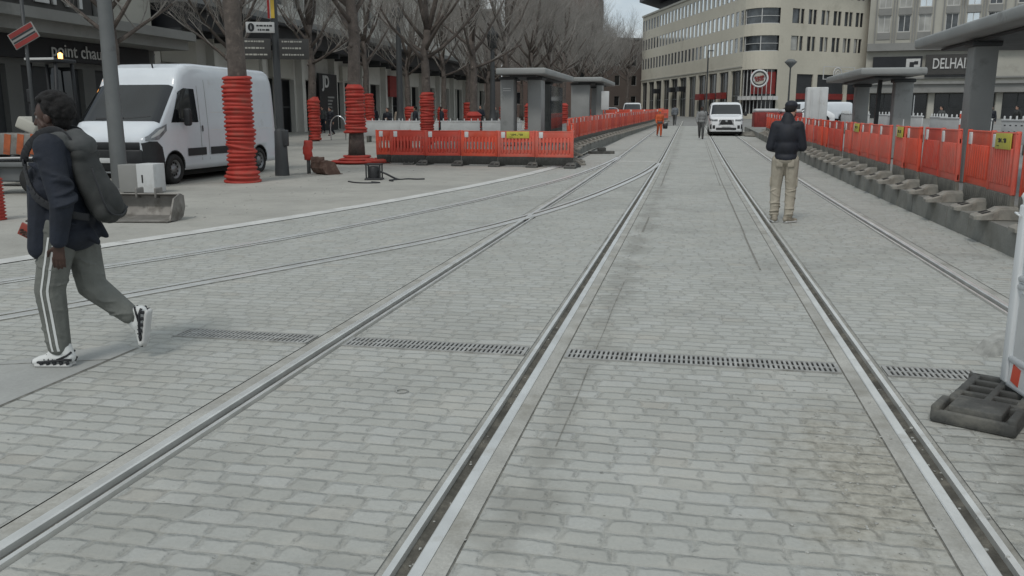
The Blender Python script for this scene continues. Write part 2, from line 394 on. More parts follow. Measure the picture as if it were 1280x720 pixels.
# ------------------------------------------------------------------ text
def text_mesh(name, s, size, depth, m, parent=None, M4=None, bold=0.0, sx=1.0, align='CENTER'):
    cu = bpy.data.curves.new(name, 'FONT'); cu.body = s; cu.size = size; cu.extrude = depth / 2; cu.align_x = align; cu.align_y = 'CENTER'; cu.offset = bold
    cu.resolution_u = 4
    o = bpy.data.objects.new(name, cu); COL.objects.link(o)
    dg = bpy.context.evaluated_depsgraph_get(); me = bpy.data.meshes.new_from_object(o.evaluated_get(dg))
    bpy.data.objects.remove(o); bpy.data.curves.remove(cu)
    T = (M4 if M4 is not None else Matrix()) @ Matrix.Diagonal((sx, 1, 1, 1))
    me.transform(T); me.materials.clear(); me.materials.append(m)
    ob = bpy.data.objects.new(name, me); COL.objects.link(ob)
    if parent is not None: ob.parent = parent
    return ob
def face_to(pos, normal):
    """matrix: text x runs to the reader's right, z of text = normal"""
    n = Vector(normal).normalized(); up = Vector((0, 0, 1)); x = up.cross(n).normalized(); y = n.cross(x)
    m = Matrix((x, y, n)).transposed().to_4x4(); return Matrix.Translation(pos) @ m
# ------------------------------------------------------------------ the setting
def sheet(name, xs0, xs1, ys, z, m, wrapz=True):
    mb = MB(); vs = []; fs = []
    for y in ys:
        for x in (xs0(y), xs1(y)): vs.append((x, y, gz(y) + z))
    for i in range(len(ys) - 1): fs.append((2 * i, 2 * i + 1, 2 * i + 3, 2 * i + 2))
    mb.add(vs, fs); return mb
def yr(a, b, st): 
    n = max(1, int(math.ceil((b - a) / st))); return [a + (b - a) * i / n for i in range(n + 1)]
k = lambda c: (lambda y: c)
ys_all = [-60, -10] + yr(0, 40, 1.0) + [60, 100, 160, 400]
g = sheet('ground', k(-400), k(400), ys_all, -.06, M['square']).build('ground', M['square']); tag(g, kind='structure')

KERB = [(-11.6, -2.), (-9.1, 3.), (-8.1, 5.9), (-7.43, 8.07), (-7.09, 9.36), (-6.44, 11.53), (-5.75, 14.3), (-5.04, 17.84), (-4.5, 21.4), (-4.12, 25.0), (-3.95, 28.)]
kc = catmull([(x, y, 0) for x, y in KERB], 6)
def kx(y):
    for a, b in zip(kc, kc[1:]):
        if a.y <= y <= b.y: return a.x + (b.x - a.x) * (y - a.y) / (b.y - a.y)
    return kc[-1].x if y > kc[-1].y else kc[0].x
RX = dict(A=-2.45, B=-.895, C=1.115, D=2.66)
GAP = .128
ys = yr(-2, 28, .5) + [34, 40, 50, 60, 75]
edges = [lambda y: kx(y) + .3]
for c in RX.values(): edges += [k(c - GAP), k(c + GAP)]
edges += [k(3.62)]
mb = MB()
for i in range(0, len(edges), 2):
    s = sheet('s', edges[i], edges[i + 1], ys, 0., None); mb.add(s.v, s.f)
tag(mb.build('street', M['setts']), kind='structure')
s = sheet('pavement', k(-60), lambda y: kx(y), yr(-2, 28, .5) + [34, 40, 50, 60, 75, 110], .004, None)
tag(s.build('pavement', M['pave']), kind='structure')
s = sheet('kerb', lambda y: kx(y) - .004, lambda y: kx(y) + .304, yr(-2, 28, .4), .009, None); 
tag(s.build('kerb', M['kerb']), kind='structure')
s = sheet('far', k(3.62), k(80), [-2] + yr(0, 40, 2) + [60, 110], -.01, None)
tag(s.build('right_pavement', M['square']), kind='structure')
# smooth slabs cutting into the setts on the left
mb = MB(); mb.add([(-3.68, 1.5, .005), (-3.68, 5.08, .005), (-3.86, 5.18, .005), (-4.36, 4.55, .005), (-5.6, 2.9, .005), (-6.4, 1.5, .005)], [(0, 1, 2, 3, 4, 5)])
mb.add([(-3.672, 1.5, .0025), (-3.664, 1.5, .0025), (-3.664, 5.1, .0025), (-3.69, 5.1, .0025)], [(0, 1, 2, 3)], 1)
mb.add([(-4.40, 4.50, .0065), (-4.39, 4.515, .0065), (-3.675, 4.80, .0065), (-3.675, 4.785, .0065)], [(0, 1, 2, 3)], 1)
tag(mb.build('path', [M['slab'], M['joint']]), kind='structure')
# narrow saw-cut slots in the street
for nm, x0, y0, x1, y1, w in (('street_slot', -.60, 19.5, -.60, 28.5, .03), ('street_slot', -.585, 11.8, -.585, 13.6, .03), ('street_slot', -.575, 3.9, -.575, 5.3, .007), ('street_slot', -.575, 5.7, -.57, 8.2, .005), ('street_slot', .76, 9.1, .80, 45., .024), ('street_slot', .70, 20., .72, 45., .016)):
    mb = MB(); yy = yr(y0, y1, .8); vs = []; fs = []
    for i, y in enumerate(yy):
        x = x0 + (x1 - x0) * (y - y0) / (y1 - y0) + rnd.uniform(-.006, .006)
        ww = w * rnd.uniform(.6, 1.2)
        vs += [(x - ww / 2, y, gz(y) + .003), (x + ww / 2, y, gz(y) + .003)]
        if i: fs.append((2 * i - 2, 2 * i - 1, 2 * i + 1, 2 * i))
    mb.add(vs, fs); tag(mb.build(nm, M['joint']), kind='structure')

# tram platforms (raised concrete edges)
def platform(name, edge, xo, y0, y1, h, side):
    mb = MB(); yy = yr(y0, y1, 1.0 if y1 - y0 < 60 else 2.)
    j = .006
    for a, b in zip(yy, yy[1:]):
        za, zb = gz(a), gz(b); ea, eb = edge(a), edge(b)
        off = rnd.uniform(-.012, .012)
        w = .42 * side
        p = [(ea + off, a + j), (eb + off, b - j), (eb + w, b - j), (ea + w, a + j)]
        vs = [(x, y, -.1 + gz(y)) for x, y in p] + [(x, y, h + gz(y) + rnd.uniform(-.004, .004)) for x, y in p]
        mb.add(vs, [(0, 1, 2, 3), (4, 5, 6, 7), (0, 1, 5, 4), (1, 2, 6, 5), (2, 3, 7, 6), (3, 0, 4, 7)])
        p = [(ea + w, a), (eb + w, b), (xo, b), (xo, a)]
        vs = [(x, y, h - .012 + gz(y)) for x, y in p] + [(x, y, -.1 + gz(y)) for x, y in p]
        mb.add(vs, [(0, 1, 2, 3), (3, 2, 6, 7)], 1)
        if a == y0: mb.add([vs[0], vs[3], vs[7], vs[4]], [(0, 1, 2, 3)], 0)
    return mb
mb = platform('p', k(3.62), 12.2, 10.25, 62, .30, 1)
mb.box((3.75, 10.246, .12), (.16, .006, .26), 2)           # smear of red paint on the end block
tag(mb.build('platform_right', [M['conc'], M['square'], M['maroon']]), kind='structure')
ledge = lambda y: -4.05 if y < 36 else -4.05 + min(.98, (y - 36) * .0285)
mb = platform('p', ledge, -10.2, 28.2, 104, .28, -1)
tag(mb.build('platform_left', [M['conc'], M['square']]), kind='structure')

# ------------------------------------------------------------------ rails
def rail(label, path, inner, flat=False, wf=1.0):
    t = thing('tram_rail', label, 'tram rail', (0, 0, 0), 0, 'grooved tram rails in the street')
    P = [Vector((p[0], p[1], 0)) for p in path]
    def strip(sections, m, name):
        mb = MB(); n = len(sections); vs = []; fs = []
        for i, p in enumerate(P):
            d = (P[min(i + 1, len(P) - 1)] - P[max(i - 1, 0)]).normalized(); nrm = Vector((d.y, -d.x, 0)) * inner
            for o, z in sections:
                q = p + nrm * o * wf; vs.append((q.x, q.y, gz(q.y) + z))
        for i in range(len(P) - 1):
            for j in range(n - 1):
                a = i * n + j; fs.append((a, a + 1, a + 1 + n, a + n))
        mb.add(vs, fs); return mb.build(name, m, t)
    if not flat:
        strip([(-.130, -.006), (-.118, -.006)], M['joint'], 'joint')
        strip([(-.118, -.05), (-.118, .001), (-.040, .002), (-.040, -.05)], M['railconc'], 'concrete_edge')
        strip([(-.038, -.05), (-.038, .003), (-.033, .007), (.008, .007), (.014, .001), (.018, -.045)], M['railsteel'], 'rail_head')
        strip([(.020, -.026), (.045, -.034), (.072, -.026)], M['groove'], 'groove')
        strip([(.072, -.05), (.072, .003), (.098, .004), (.100, -.05)], M['railsteel'], 'guard_lip')
        strip([(.100, -.02), (.131, -.006)], M['railconc'], 'concrete_edge')
    else:
        strip([(-.052, .003), (-.036, .0045)], M['joint'], 'joint')
        strip([(-.036, .004), (-.034, .011), (.018, .011), (.020, .004)], M['railsteel'], 'rail_head')
        strip([(.018, .0045), (.058, .0045)], M['groove'], 'groove')
        strip([(.056, .004), (.057, .010), (.080, .010), (.081, .004)], M['railsteel'], 'guard_lip')
        strip([(.081, .0035), (.092, .0035)], M['joint'], 'joint')
yr_ = yr(-1, 40, 1.0) + [50, 60, 75, 95]
rail('straight grooved rail running out of the lower left corner of the photo', [(RX['A'], y) for y in yr_], 1)
rail('straight grooved rail through the middle of the street, right rail of the left track', [(RX['B'], y) for y in yr_], -1)
rail('straight grooved rail passing left of the man in black, towards the white van', [(RX['C'], y) for y in yr_], 1)
rail('straight grooved rail nearest the concrete platform edge on the right', [(RX['D'], y) for y in yr_], -1)
E_ = [(-7.75, 4.6), (-6.46, 6.99), (-5.21, 10.10), (-4.22, 14.15), (-3.50, 18.3), (-2.98, 22.2), (-2.64, 27.), (-2.5, 31.)]
F_ = [(-6.75, 3.1), (-5.29, 5.67), (-3.93, 8.63), (-3.08, 10.77), (-2.44, 13.2), (-1.92, 16.2), (-1.44, 20.4), (-1.10, 24.5), (-.95, 28.)]
rail('thin curving branch rail along the pale kerb, joining from the left', catmull([(x, y, 0) for x, y in E_]), 1, True, 1.75)
rail('curving branch rail that crosses the left straight rail at the frog', catmull([(x, y, 0) for x, y in F_]), -1, True, 1.9)

mb = MB(); mb.box((-1.67, 28.9, gz(28.9) + .004), (1.3, .16, .006)); tag(mb.build('street_strip', M['kerb']), kind='structure')
# ------------------------------------------------------------------ drain
def drain(label, x0, x1):
    t = thing('drain_grate', label, 'drain grate', ((x0 + x1) / 2, 5.535, 0), 0, 'slotted drain grates across the tracks')
    L = x1 - x0; mb = MB(); mb.box((0, 0, .002), (L, .20, .003)); mb.build('channel', M['pit'], t)
    mb = MB()
    for y in (-.103, .103): mb.box((0, y, .006), (L, .012, .012))
    for x in (-L / 2 + .006, L / 2 - .006): mb.box((x, 0, .0055), (.012, .194, .011))
    mb.build('edge_frame', M['iron'], t)
    mb = MB(); mb.box((0, 0, .0072), (L - .03, .014, .007))
    n = int(L / .031)
    for i in range(n):
        x = -L / 2 + (i + .5) * L / n
        mb.box((x, 0, .0075), (.0165, .19, .0072))
    mb.build('grating', M['iron'], t)
drain('slotted drain grate left of the lower left rail, ending near the walking person', -3.62, RX['A'] - .135)
drain('slotted drain grate between the two rails of the left track', RX['A'] + .135, RX['B'] - .135)
drain('slotted drain grate in the middle, between the left and right tracks', RX['B'] + .135, RX['C'] - .135)
drain('short slotted drain grate right of the track, beside the rubber foot', RX['C'] + .135, 1.80)

# loose grit and pebbles along the rails
mb = MB(); r2 = random.Random(3)
def peb(x, y, s, z=0.0):
    bm = bmesh.new(); bmesh.ops.create_icosphere(bm, subdivisions=1, radius=1)
    for v in bm.verts: v.co *= r2.uniform(.7, 1.15)
    mb.frombm(bm, Matrix.Translation((x, y, gz(y) + z + s * .2)) @ Matrix.Rotation(r2.uniform(0, 6), 4, 'Z') @ Matrix.Diagonal((s, s * r2.uniform(.6, 1), s * .5, 1)))
for i in range(150):
    c, inn = r2.choice(((RX['A'], 1), (RX['B'], -1), (RX['C'], 1), (RX['D'], -1)))
    peb(c + inn * .046 + r2.uniform(-.018, .018), 2.2 + 14 * r2.random() ** 1.5, r2.uniform(.004, .011), -.03)
for i in range(260): peb(r2.gauss(.85, .28), r2.gauss(3.8, .8), r2.uniform(.003, .011))
for i in range(240): peb(r2.uniform(-7, 3.4), 2.3 + 13 * r2.random() ** 1.4, r2.uniform(.002, .0085))
for i in range(160): peb(r2.gauss(1.75, .35), r2.gauss(4.6, .5), r2.uniform(.003, .012))
for i in range(120): peb(r2.uniform(-11, -7), r2.uniform(11, 24), r2.uniform(.008, .03), .004)
tag(mb.build('grit', M['stone']), 'pale grit and pebbles scattered over the setts and along the rails', 'grit', kind='stuff')
# ------------------------------------------------------------------ red barriers
def barrier(label, sign=False, group='red plastic work barriers'):
    t = thing('work_barrier', label, 'barrier', (0, 0, 0), 0, group)
    L = 1.16
    mb = MB()                                             # red panel: ribs with open slots between
    mb.box((0, 0, .955), (L, .035, .21), bev=.008)
    mb.box((0, 0, .35), (L, .035, .11), bev=.008)
    for x in (-L / 2 + .05, L / 2 - .05): mb.box((x, 0, .62), (.10, .036, .62), bev=.008)
    mb.box((0, 0, 1.045), (L, .05, .03), bev=.01)
    for x in (-L / 2 + .035, L / 2 - .035):
        mb.box((x, 0, .68), (.05, .062, .78), bev=.012)
    n = 9
    for i in range(n):
        x = -.43 + .86 * i / (n - 1); mb.box((x, 0, .63), (.060, .078, .46), bev=.01)
    mb.box((0, .006, .80), (L - .14, .022, .14))
    mb.box((0, .012, .45), (L - .14, .012, .12))
    mb.build('panel', M['red'], t)
    for x in (-.40,):
        mb = MB(); mb.box((x, 0, .945), (.12, .078, .17), bev=.006); mb.build('reflector', M['reflect'], t)
    mb = MB()                                             # recycled-plastic lower skirt
    mb.box((0, 0, .175), (L - .02, .05, .25), bev=.012)
    for i in range(12):
        x = -.5 + i / 11; mb.box((x, 0, .19), (.03, .075, .20), bev=.006)
    mb.build('skirt', M['greyplastic'], t)
    f = MB(); x0 = L / 2 - .03                            # foot: a hollow slab with two hand holes
    for s in (-1, 1):
        st = ((0., .13, .16), (.16, .14, .15), (.24, .17, .10), (.36, .185, .065), (.41, .165, .055), (.435, .12, .04)); vs = []; fs = []
        for yy, hw_, hh in st: vs += [(x0 - hw_, s * yy, 0), (x0 - hw_ * .97, s * yy, hh * .8), (x0 - hw_ * .86, s * yy, hh), (x0 + hw_ * .86, s * yy, hh), (x0 + hw_ * .97, s * yy, hh * .8), (x0 + hw_, s * yy, 0)]
        for i in range(len(st) - 1):
            for j in range(5): fs.append((i * 6 + j, i * 6 + j + 1, i * 6 + j + 7, i * 6 + j + 6))
        fs.append(tuple(range(30, 36))); f.add(vs, fs, 0, False)
        for dx in (-.075, .075): f.add([(x0 + dx + a, s * yy, zz) for a, yy, zz in ((-.05, .245, .1015), (.05, .245, .1015), (.055, .345, .0735), (-.055, .345, .0735))], [(0, 1, 2, 3)], 1)
    f.build('foot', [M['footgrey'], M['pit']], t)
    if sign:
        s_ = MB()
        for sd in (-1, 1): s_.box((.06, sd * .040, .945), (.70, .014, .20), 0, bev=.004)
        sg = s_.build('sign', M['yellow'], t)
        w = MB(); rr = random.Random(5)                   # two smeared, unreadable words
        for sd in (-1, 1):
            for x, n, wd in ((-.13, 3, .036), (.10, 4, .036)):
                for i in range(n):
                    hh = rr.uniform(.035, .062)
                    mt = Matrix.Shear('XZ', 4, (0, 0)) if False else Matrix.Rotation(R(14) * sd, 4, 'Y')
                    w.box((.02 + sd * -1 * (x + (i - n / 2) * wd) * -1, sd * .0485, .955), (.020, .004, hh), 0, mat=mt)
                    w.box((.02 + (x + (i - n / 2) * wd), sd * .0485, .955 + rr.choice((-.02, .015))), (.03, .004, .012))
            w.box((.02 - .16, sd * .0485, .885), (.10, .004, .008))
        w.build('lettering', M['ink'], sg)
    return t
b0 = barrier('red plastic barrier on the right platform, nearest of its row, cut by the frame edge')
bs = barrier('red barrier with a yellow sign, second from the near end on the right platform', True)
DARK = {}
def darken(o):
    for c in o.children:
        for nm in ('skirt', 'foot'):
            if c.name.startswith(nm):
                if nm not in DARK:
                    DARK[nm] = c.data.copy(); DARK[nm].materials[0] = M['darkskirt' if nm == 'skirt' else 'rubber']
                c.data = DARK[nm]
    return o
used = {'p': False, 's': False}
PANEL = {}
def place(kind, x, y, z, rz, label, group):
    o = place_(kind, x, y, z, rz, label, group)
    o.rotation_euler = (rnd.uniform(-.028, .028), rnd.uniform(-.012, .012), rz)
    q = rnd.choice(('red', 'red', 'redfaded', 'reddull'))
    for c in o.children:
        if c.name.startswith('panel') and q != 'red':
            if q not in PANEL: PANEL[q] = c.data.copy(); PANEL[q].materials[0] = M[q]
            c.data = PANEL[q]
    return o
def place_(kind, x, y, z, rz, label, group):
    src = bs if kind == 's' else b0
    if not used[kind]:
        used[kind] = True; src.location = (x, y, z); src.rotation_euler = (0, 0, rz); src['label'] = label; src['group'] = group; return src
    return dup(src, (x, y, z), rz, label, group)
GR = 'red plastic barriers along the right platform edge'
y = 11.0
for i in range(33):
    kind = 's' if i in (1, 6, 10) else 'p'
    lab = 'red plastic barrier on the right platform edge, %s of its row' % (ORD[i] if i else 'nearest')
    if kind == 's': lab = 'red barrier with a yellow sign on the right platform edge, %s of its row' % ORD[i]
    place(kind, 3.98 + rnd.uniform(-.03, .03), y, .30 + gz(y), R(90) + R(180) + rnd.uniform(-.045, .045) - .03, lab, GR); y += 1.165
GL = 'red plastic barriers across the end of the left platform'
px = [(-9.25, 26.2), (-8.0, 26.1), (-6.82, 25.98), (-5.62, 25.85), (-4.42, 25.72)]
px = [(-9.15, 26.2, -.05), (-8.62, 25.98, .02), (-7.45, 25.86, .05), (-6.27, 25.74, .05), (-5.09, 25.6, .06)]
wf = ['first', 'second', 'third', 'fourth', 'fifth']
for i, (x, yy, a) in enumerate(px):
    kind = 's' if i == 4 else 'p'
    darken(place(kind, x, yy, gz(yy), -a, ('red slotted barrier facing the viewer, %s from the left of its row' % wf[i]) if kind == 'p' else 'red slotted barrier with a yellow sign facing the viewer, left of the tracks', GL))
darken(place('p', -3.92, 25.45, gz(25.5), -.08, 'red slotted barrier facing the viewer at the corner where the left row turns away', GL))
GL2 = 'red plastic barriers along the left platform edge'
pts = [(-3.42, 25.6), (-3.75, 28.0), (-4.25, 31.), (-4.40, 36.), (-4.0, 48.), (-3.45, 62.), (-3.1, 72.), (-3.05, 86.), (-3.0, 100.)]
cp = catmull([(a, b, 0) for a, b in pts], 20); acc = 0.; want = .58; i = 0; ln = [0.]
for a, b in zip(cp, cp[1:]):
    d = (b - a).length
    while acc + d > want and i < 62:
        q = a + (b - a) * ((want - acc) / d); ang = math.atan2(b.y - a.y, b.x - a.x)
        z = gz(q.y) + .28 * min(1, max(0, (q.y - 27.2) / 2.2))
        place('p', q.x, q.y, z, ang + rnd.uniform(-.03, .03), 'red barrier along the left platform edge, %s from the corner' % (ORD[i] if i else 'nearest'), GL2)
        want += 1.19; i += 1
    acc += d
for i in range(7): place('p', -9.6 + i * 1.17, 79.5 + .3 * (i % 2), gz(79.5) + .28, .05 * (i % 3), 'red barrier in the far cross row before the parked cars, %s from the left' % ordinal(i + 1), 'red barriers in the far cross row')
# a rubber foot block standing out beside the left row
t = thing('ballast_block', 'dark rubber barrier foot lying on the setts beside the left row of barriers', 'barrier foot', (-3.3, 33.3, gz(33.3)), .3)
mb = MB(); mb.prism([(-.45, -.25), (.45, -.25), (.5, .15), (.2, .3), (-.2, .3), (-.5, .15)], 0, .1); mb.box((0, 0, .16), (.3, .22, .16), bev=.03); mb.build('block', M['rubber'], t)

# ------------------------------------------------------------------ low white boards behind the barriers
def board(label, holes):
    t = thing('white_barrier', label, 'barrier', (0, 0, 0), 0, 'low white work barriers')
    mb = MB(); mb.box((0, 0, .66), (1.95, .06, .72), bev=.02); mb.box((0, 0, 1.03), (2.0, .09, .07), bev=.02)
    for x in (-.85, -.5, -.15, .2, .55, .88): mb.lathe([(.0, 1.18), (.028, 1.16), (.03, 1.06)], 8, M=Matrix.Translation((x, 0, 0)))
    mb.build('panel', M['whitepanel'], t)
    mb = MB()
    for x in (-.7, .7): mb.box((x, 0, .16), (.14, .45, .32), bev=.03)
    mb.build('foot', M['greyplastic'], t)
    if holes:
        mb = MB()
        for j, z in enumerate((.88, .68, .45)):
            for i in range(6): mb.box((-.78 + i * .31 + (j % 2) * .05, 0, z), (.10, .066, .035))
        mb.build('slot', M['ink'], t)
    return t
wA = board('', False); wB = board('', True); fst = {0: True, 1: True}
def pboard(h, x, y, rz, label, group, z=0.):
    s = wB if h else wA
    if fst[h]: fst[h] = False; s.location = (x, y, gz(y) + z); s.rotation_euler = (0, 0, rz); s['label'] = label; s['group'] = group
    else: dup(s, (x, y, gz(y) + z), rz, label, group)
for i in range(4):
    pboard(0, -15.2 + i * 2.05, 41.3 + .18 * i + (.5 if i == 0 else 0), .06, 'low white barrier behind the red left row, %s from the left' % ('first', 'second', 'third', 'fourth')[i], 'low white barriers under the trees', 0.)
for i in range(11):
    tt = i / 10; x = 10.0 - 2.0 * tt; yy = 27.6 + 23 * tt
    pboard(1 if i in (0, 1) else 0, x + (.25 if i % 3 == 1 else 0), yy, R(95) + (.12 if i % 2 else -.05), ('low white barrier behind the right platform, %s of its row' % (ORD[i] if i else 'nearest')) + (', with dark slots' if i in (0, 1) else ''), 'low white barriers behind the right platform', .288)

t = thing('marker_post', 'red and white striped marker post among the white barriers behind the right platform', 'post', (9.35, 33.5, gz(33.5) + .29))
mb = MB(); mb.box((0, 0, .65), (.11, .06, 1.3), bev=.01); po = mb.build('post', M['reflect'], t)
mb = MB()
for z in (.75, 1.12): mb.box((0, 0, z), (.116, .066, .16))
mb.build('red_band', M['red'], po)
# ------------------------------------------------------------------ white fence at the right frame edge
ang = math.atan2(-.92, .34)
t = thing('site_fence', 'white steel site fence with red and white board at the right frame edge', 'fence', (1.80, 5.16, 0), R(-84))
L = 2.0
mb = MB()
mb.box((.035, 0, .60), (.075, .045, 1.0), bev=.012)
mb.lathe([(.0, 1.17), (.022, 1.165), (.032, 1.145), (.022, 1.125), (.018, 1.09)], 12, M=Matrix.Translation((.035, 0, 0)))
mb.tube([(-.005, .012, 1.045), (-.02, -.03, 1.05), (.05, -.035, 1.04)], .006, 6)
mb.build('post', M['white'], t)
mb = MB(); mb.box((L - .035, 0, .60), (.075, .045, 1.0), bev=.012); mb.build('post', M['white'], t)
for z in (1.06, .70, .655): 
    mb = MB(); mb.tube([(.07, 0, z), (L - .07, 0, z)], .018, 10); mb.build('rail', M['white'], t)
mb = MB(); mb.box((L / 2, 0, .88), (L - .18, .012, .26)); mb.box((L / 2, .0, .42), (L - .18, .010, .40)); mb.build('sheet', M['whitepanel'], t)
mb = MB(); mb.tube([(.07, 0, .245), (L - .07, 0, .245)], .022, 10); mb.tube([(.07, 0, .10), (L - .07, 0, .10)], .018, 10); mb.build('rail', M['white'], t)
bd = MB(); bd.box((L / 2, -.003, .172), (L - .16, .018, .115)); bo = bd.build('warning_board', M['reflect'], t)
mb = MB()
for i in range(8):
    x = .16 + i * .23
    for s in (-1, 1):
        mb.box((x, -.003 + s * .0105, .172), (.085, .004, .10), mat=Matrix.Rotation(R(8), 4, 'Y'))
mb.build('red_stripe', M['red'], bo)
mb = MB()
for s in (-1, 1): mb.lathe([(.0, -.02), (.16, -.02), (.16, .02), (.0, .02)], 20, M=Matrix.Translation((.34, s * .012, .90)) @ Matrix.Rotation(R(90), 4, 'X') @ Matrix.Diagonal((1, 1, .3, 1)))
mb.build('red_disc', M['red'], t)
t = thing('ballast_block', 'dark recycled rubber fence foot with hand holes at the bottom of the white fence', 'fence foot', (1.66, 4.90, 0), R(-119))
mb = MB()
W, Lx = .40, .82
t.scale = (1., 1., .82)
mb.box((0, 0, .03), (Lx, W, .06), bev=.015)
mb.box((.265, 0, .077), (.215, W - .15, .085), bev=.008)
for s in (-1, 1): mb.box((.30, s * (W / 2 - .022), .07), (.22, .044, .09), bev=.012)
mb.box((.395, 0, .05), (.035, W, .075), bev=.012); mb.box((.175, 0, .075), (.03, W, .055), bev=.01)
for s in (-1, 1):
    mb.box((-.12, s * .155, .075), (.56, .045, .05), bev=.01)
mb.box((-.13, 0, .075), (.56, .04, .05), bev=.01); mb.box((-.39, 0, .075), (.04, W, .05), bev=.01)
for x in (-.27, -.14, 0., .10): mb.box((x, 0, .073), (.035, W - .04, .05), bev=.008)
mb.build('block', M['rubber'], t)
h = MB()
for s in (-1, 1): 
    h.box((.285, s * .112, .0625), (.15, .045, .006))
h.build('hand_hole', M['pit'], t)
mb = MB(); mb.prism([(-.15, -.07), (.10, -.09), (.16, .0), (.09, .09), (-.12, .07)], -.01, .085)
mb.v = [(x * (1 - .25 * (z > .03)) + (.05 if z > .03 else 0), y * (1 - .3 * (z > .03)), z + (.05 if z > .03 and x > 0 else 0)) for x, y, z in mb.v]
o = mb.build('stone_block', M['stone'], None, (2.06, 6.15, 0)); o.rotation_euler = (0, 0, .6); tag(o, 'rough pale stone lying beside the white fence post', 'stone')
mb = MB(); mb.prism([(0, 0), (.40, .06), (.42, .16), (.28, .12), (.05, .02)], .0, .035)
o = mb.build('rubber_scrap', M['rubber'], None, (1.325, 2.97, .004)); tag(o, 'dark pointed rubber scrap lying in the bottom right corner', 'scrap')
o = MB(); o.tube([(.034 * math.cos(a * .3), .034 * math.sin(a * .3), .005) for a in range(21)], .004, 6)
o = o.build('metal_ring', M['iron'], None, (-1.58, 4.55, .002)); tag(o, 'small metal ring lying on the setts in front of the grate', 'ring')

# ------------------------------------------------------------------ shelters
def shelter(label, x0, x1, y0, y1, zt, th, pillars, base, group='tram stop shelters', tilt=0.):
    cx, cy = (x0 + x1) / 2, (y0 + y1) / 2; zb = gz(cy) + base
    t = thing('tram_shelter', label, 'shelter', (cx, cy, zb), 0, group)
    W, D = x1 - x0, y1 - y0; h = zt - zb
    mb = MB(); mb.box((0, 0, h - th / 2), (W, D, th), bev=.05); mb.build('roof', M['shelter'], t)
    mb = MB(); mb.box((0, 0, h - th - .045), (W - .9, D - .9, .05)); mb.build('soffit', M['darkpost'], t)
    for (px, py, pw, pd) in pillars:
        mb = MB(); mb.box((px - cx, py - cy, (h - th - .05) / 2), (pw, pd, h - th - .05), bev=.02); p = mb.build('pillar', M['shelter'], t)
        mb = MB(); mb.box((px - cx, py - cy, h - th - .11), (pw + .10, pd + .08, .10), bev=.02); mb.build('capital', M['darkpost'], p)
    return t, cx, cy, zb
shelter('grey concrete tram shelter nearest on the right, its roof cut by the frame edge', 4.75, 7.6, 8., 21.0, 3.20, .22, [(5.34, 18.2, .42, .44), (5.34, 11.2, .42, .44)], .29)
t, cx, cy, zb = shelter('grey concrete tram shelter behind the near one on the right platform', 4.45, 6.15, 25.4, 31.6, 2.82, .2, [(5.82, 26.6, .48, .4), (5.50, 30.9, .42, .4)], .29)
mb = MB(); mb.box((5.32 - cx, 27.3 - cy, 1.25), (.10, .14, 2.3), mat=Matrix.Rotation(R(1.5), 4, 'Y')); mb.build('post', M['darkpost'], t)
mb = MB()
for x, z0, z1 in ((5.83, .35, 1.1), (6.06, 1.2, 1.75)): mb.box((x - cx, 26.22 - cy, (z0 + z1) / 2), (.025, .012, z1 - z0))
mb.build('tape_strip', M['reflect'], t)
t, cx, cy, zb = shelter('grey tram shelter on the left platform just behind the red barriers', -7.25, -5.35, 32.4, 40.4, 3.28, .24, [(-6.95, 33.4, .52, .7), (-5.95, 33.9, .52, .9), (-6.4, 38.8, .5, .6)], .28)
mb = MB()
for z in (2.05, 2.13): mb.box((-6.95 - cx, 33.045 - cy, z), (.30, .008, .03))
mb.build('route_strip', M['letters'], t)
mb = MB(); mb.box((-5.62 - cx, 37. - cy, 1.3), (.04, 3.2, 2.0)); mb.build('glass_screen', M['winglass'], t)
shelter('smaller looking grey tram shelter farther down the left platform', -6.55, -4.75, 47.5, 55.5, 3.55, .24, [(-6.0, 48.3, 1.0, .6), (-5.0, 48.8, .35, .5), (-5.8, 54.2, .5, .6)], .28)
t = thing('info_panel', 'white information panel standing by the far left shelter', 'panel', (-4.62, 48.0, gz(48) + .28), 0)
mb = MB(); mb.box((0, 0, 1.1), (.06, .06, 2.2)); mb.build('post', M['greypost'], t); mb = MB(); mb.box((0, -.05, 1.75), (.42, .05, 1.0), bev=.02); mb.build('board', M['whitepanel'], t)

# ------------------------------------------------------------------ posts and lamps
t = thing('lamp_post', 'thick grey tapering post standing in front of the white van', 'post', (-11.74, 16.2, 0))
mb = MB(); mb.lathe([(.17, 0), (.16, .9), (.145, 2.6), (.13, 5.), (.11, 8.), (.0, 8.)], 24); mb.build('shaft', M['greypost'], t)
mb = MB(); mb.lathe([(.24, 0.), (.24, .05), (.17, .07)], 24); mb.build('base_plate', M['greypost'], t)
def plainlamp(label, x, y, h, r, lantern):
    t = thing('street_lamp', label, 'street lamp', (x, y, gz(y)))
    mb = MB(); mb.lathe([(r * 1.9, 0), (r * 1.9, .9), (r * 1.3, 1.1), (r * 1.0, 1.5), (r * .7, h)], 16); mb.build('post', M['darkpost'], t)
    if lantern == 'old':
        l = MB(); l.lathe([(.10, h), (.26, h + .12), (.33, h + .75), (.36, h + .8), (.14, h + 1.05), (.03, h + 1.25), (.0, h + 1.3)], 8); l.build('lantern', M['darkpost'], t)
    elif lantern == 'globe':
        l = MB(); l.lathe([(.06, h - .1), (.5, h + .35), (.62, h + .5), (.3, h + .75), (0, h + .8)], 14); l.build('lantern', M['greypost'], t)
    elif lantern == 'box':
        l = MB(); l.box((0, -.1, h + .2), (.5, .5, .5), bev=.06); l.build('lamp_head', M['darkpost'], t)
    else:
        l = MB(); l.box((.25, 0, h - .06), (.6, .2, .1), bev=.03); l.build('lamp_head', M['darkpost'], t)
    return t
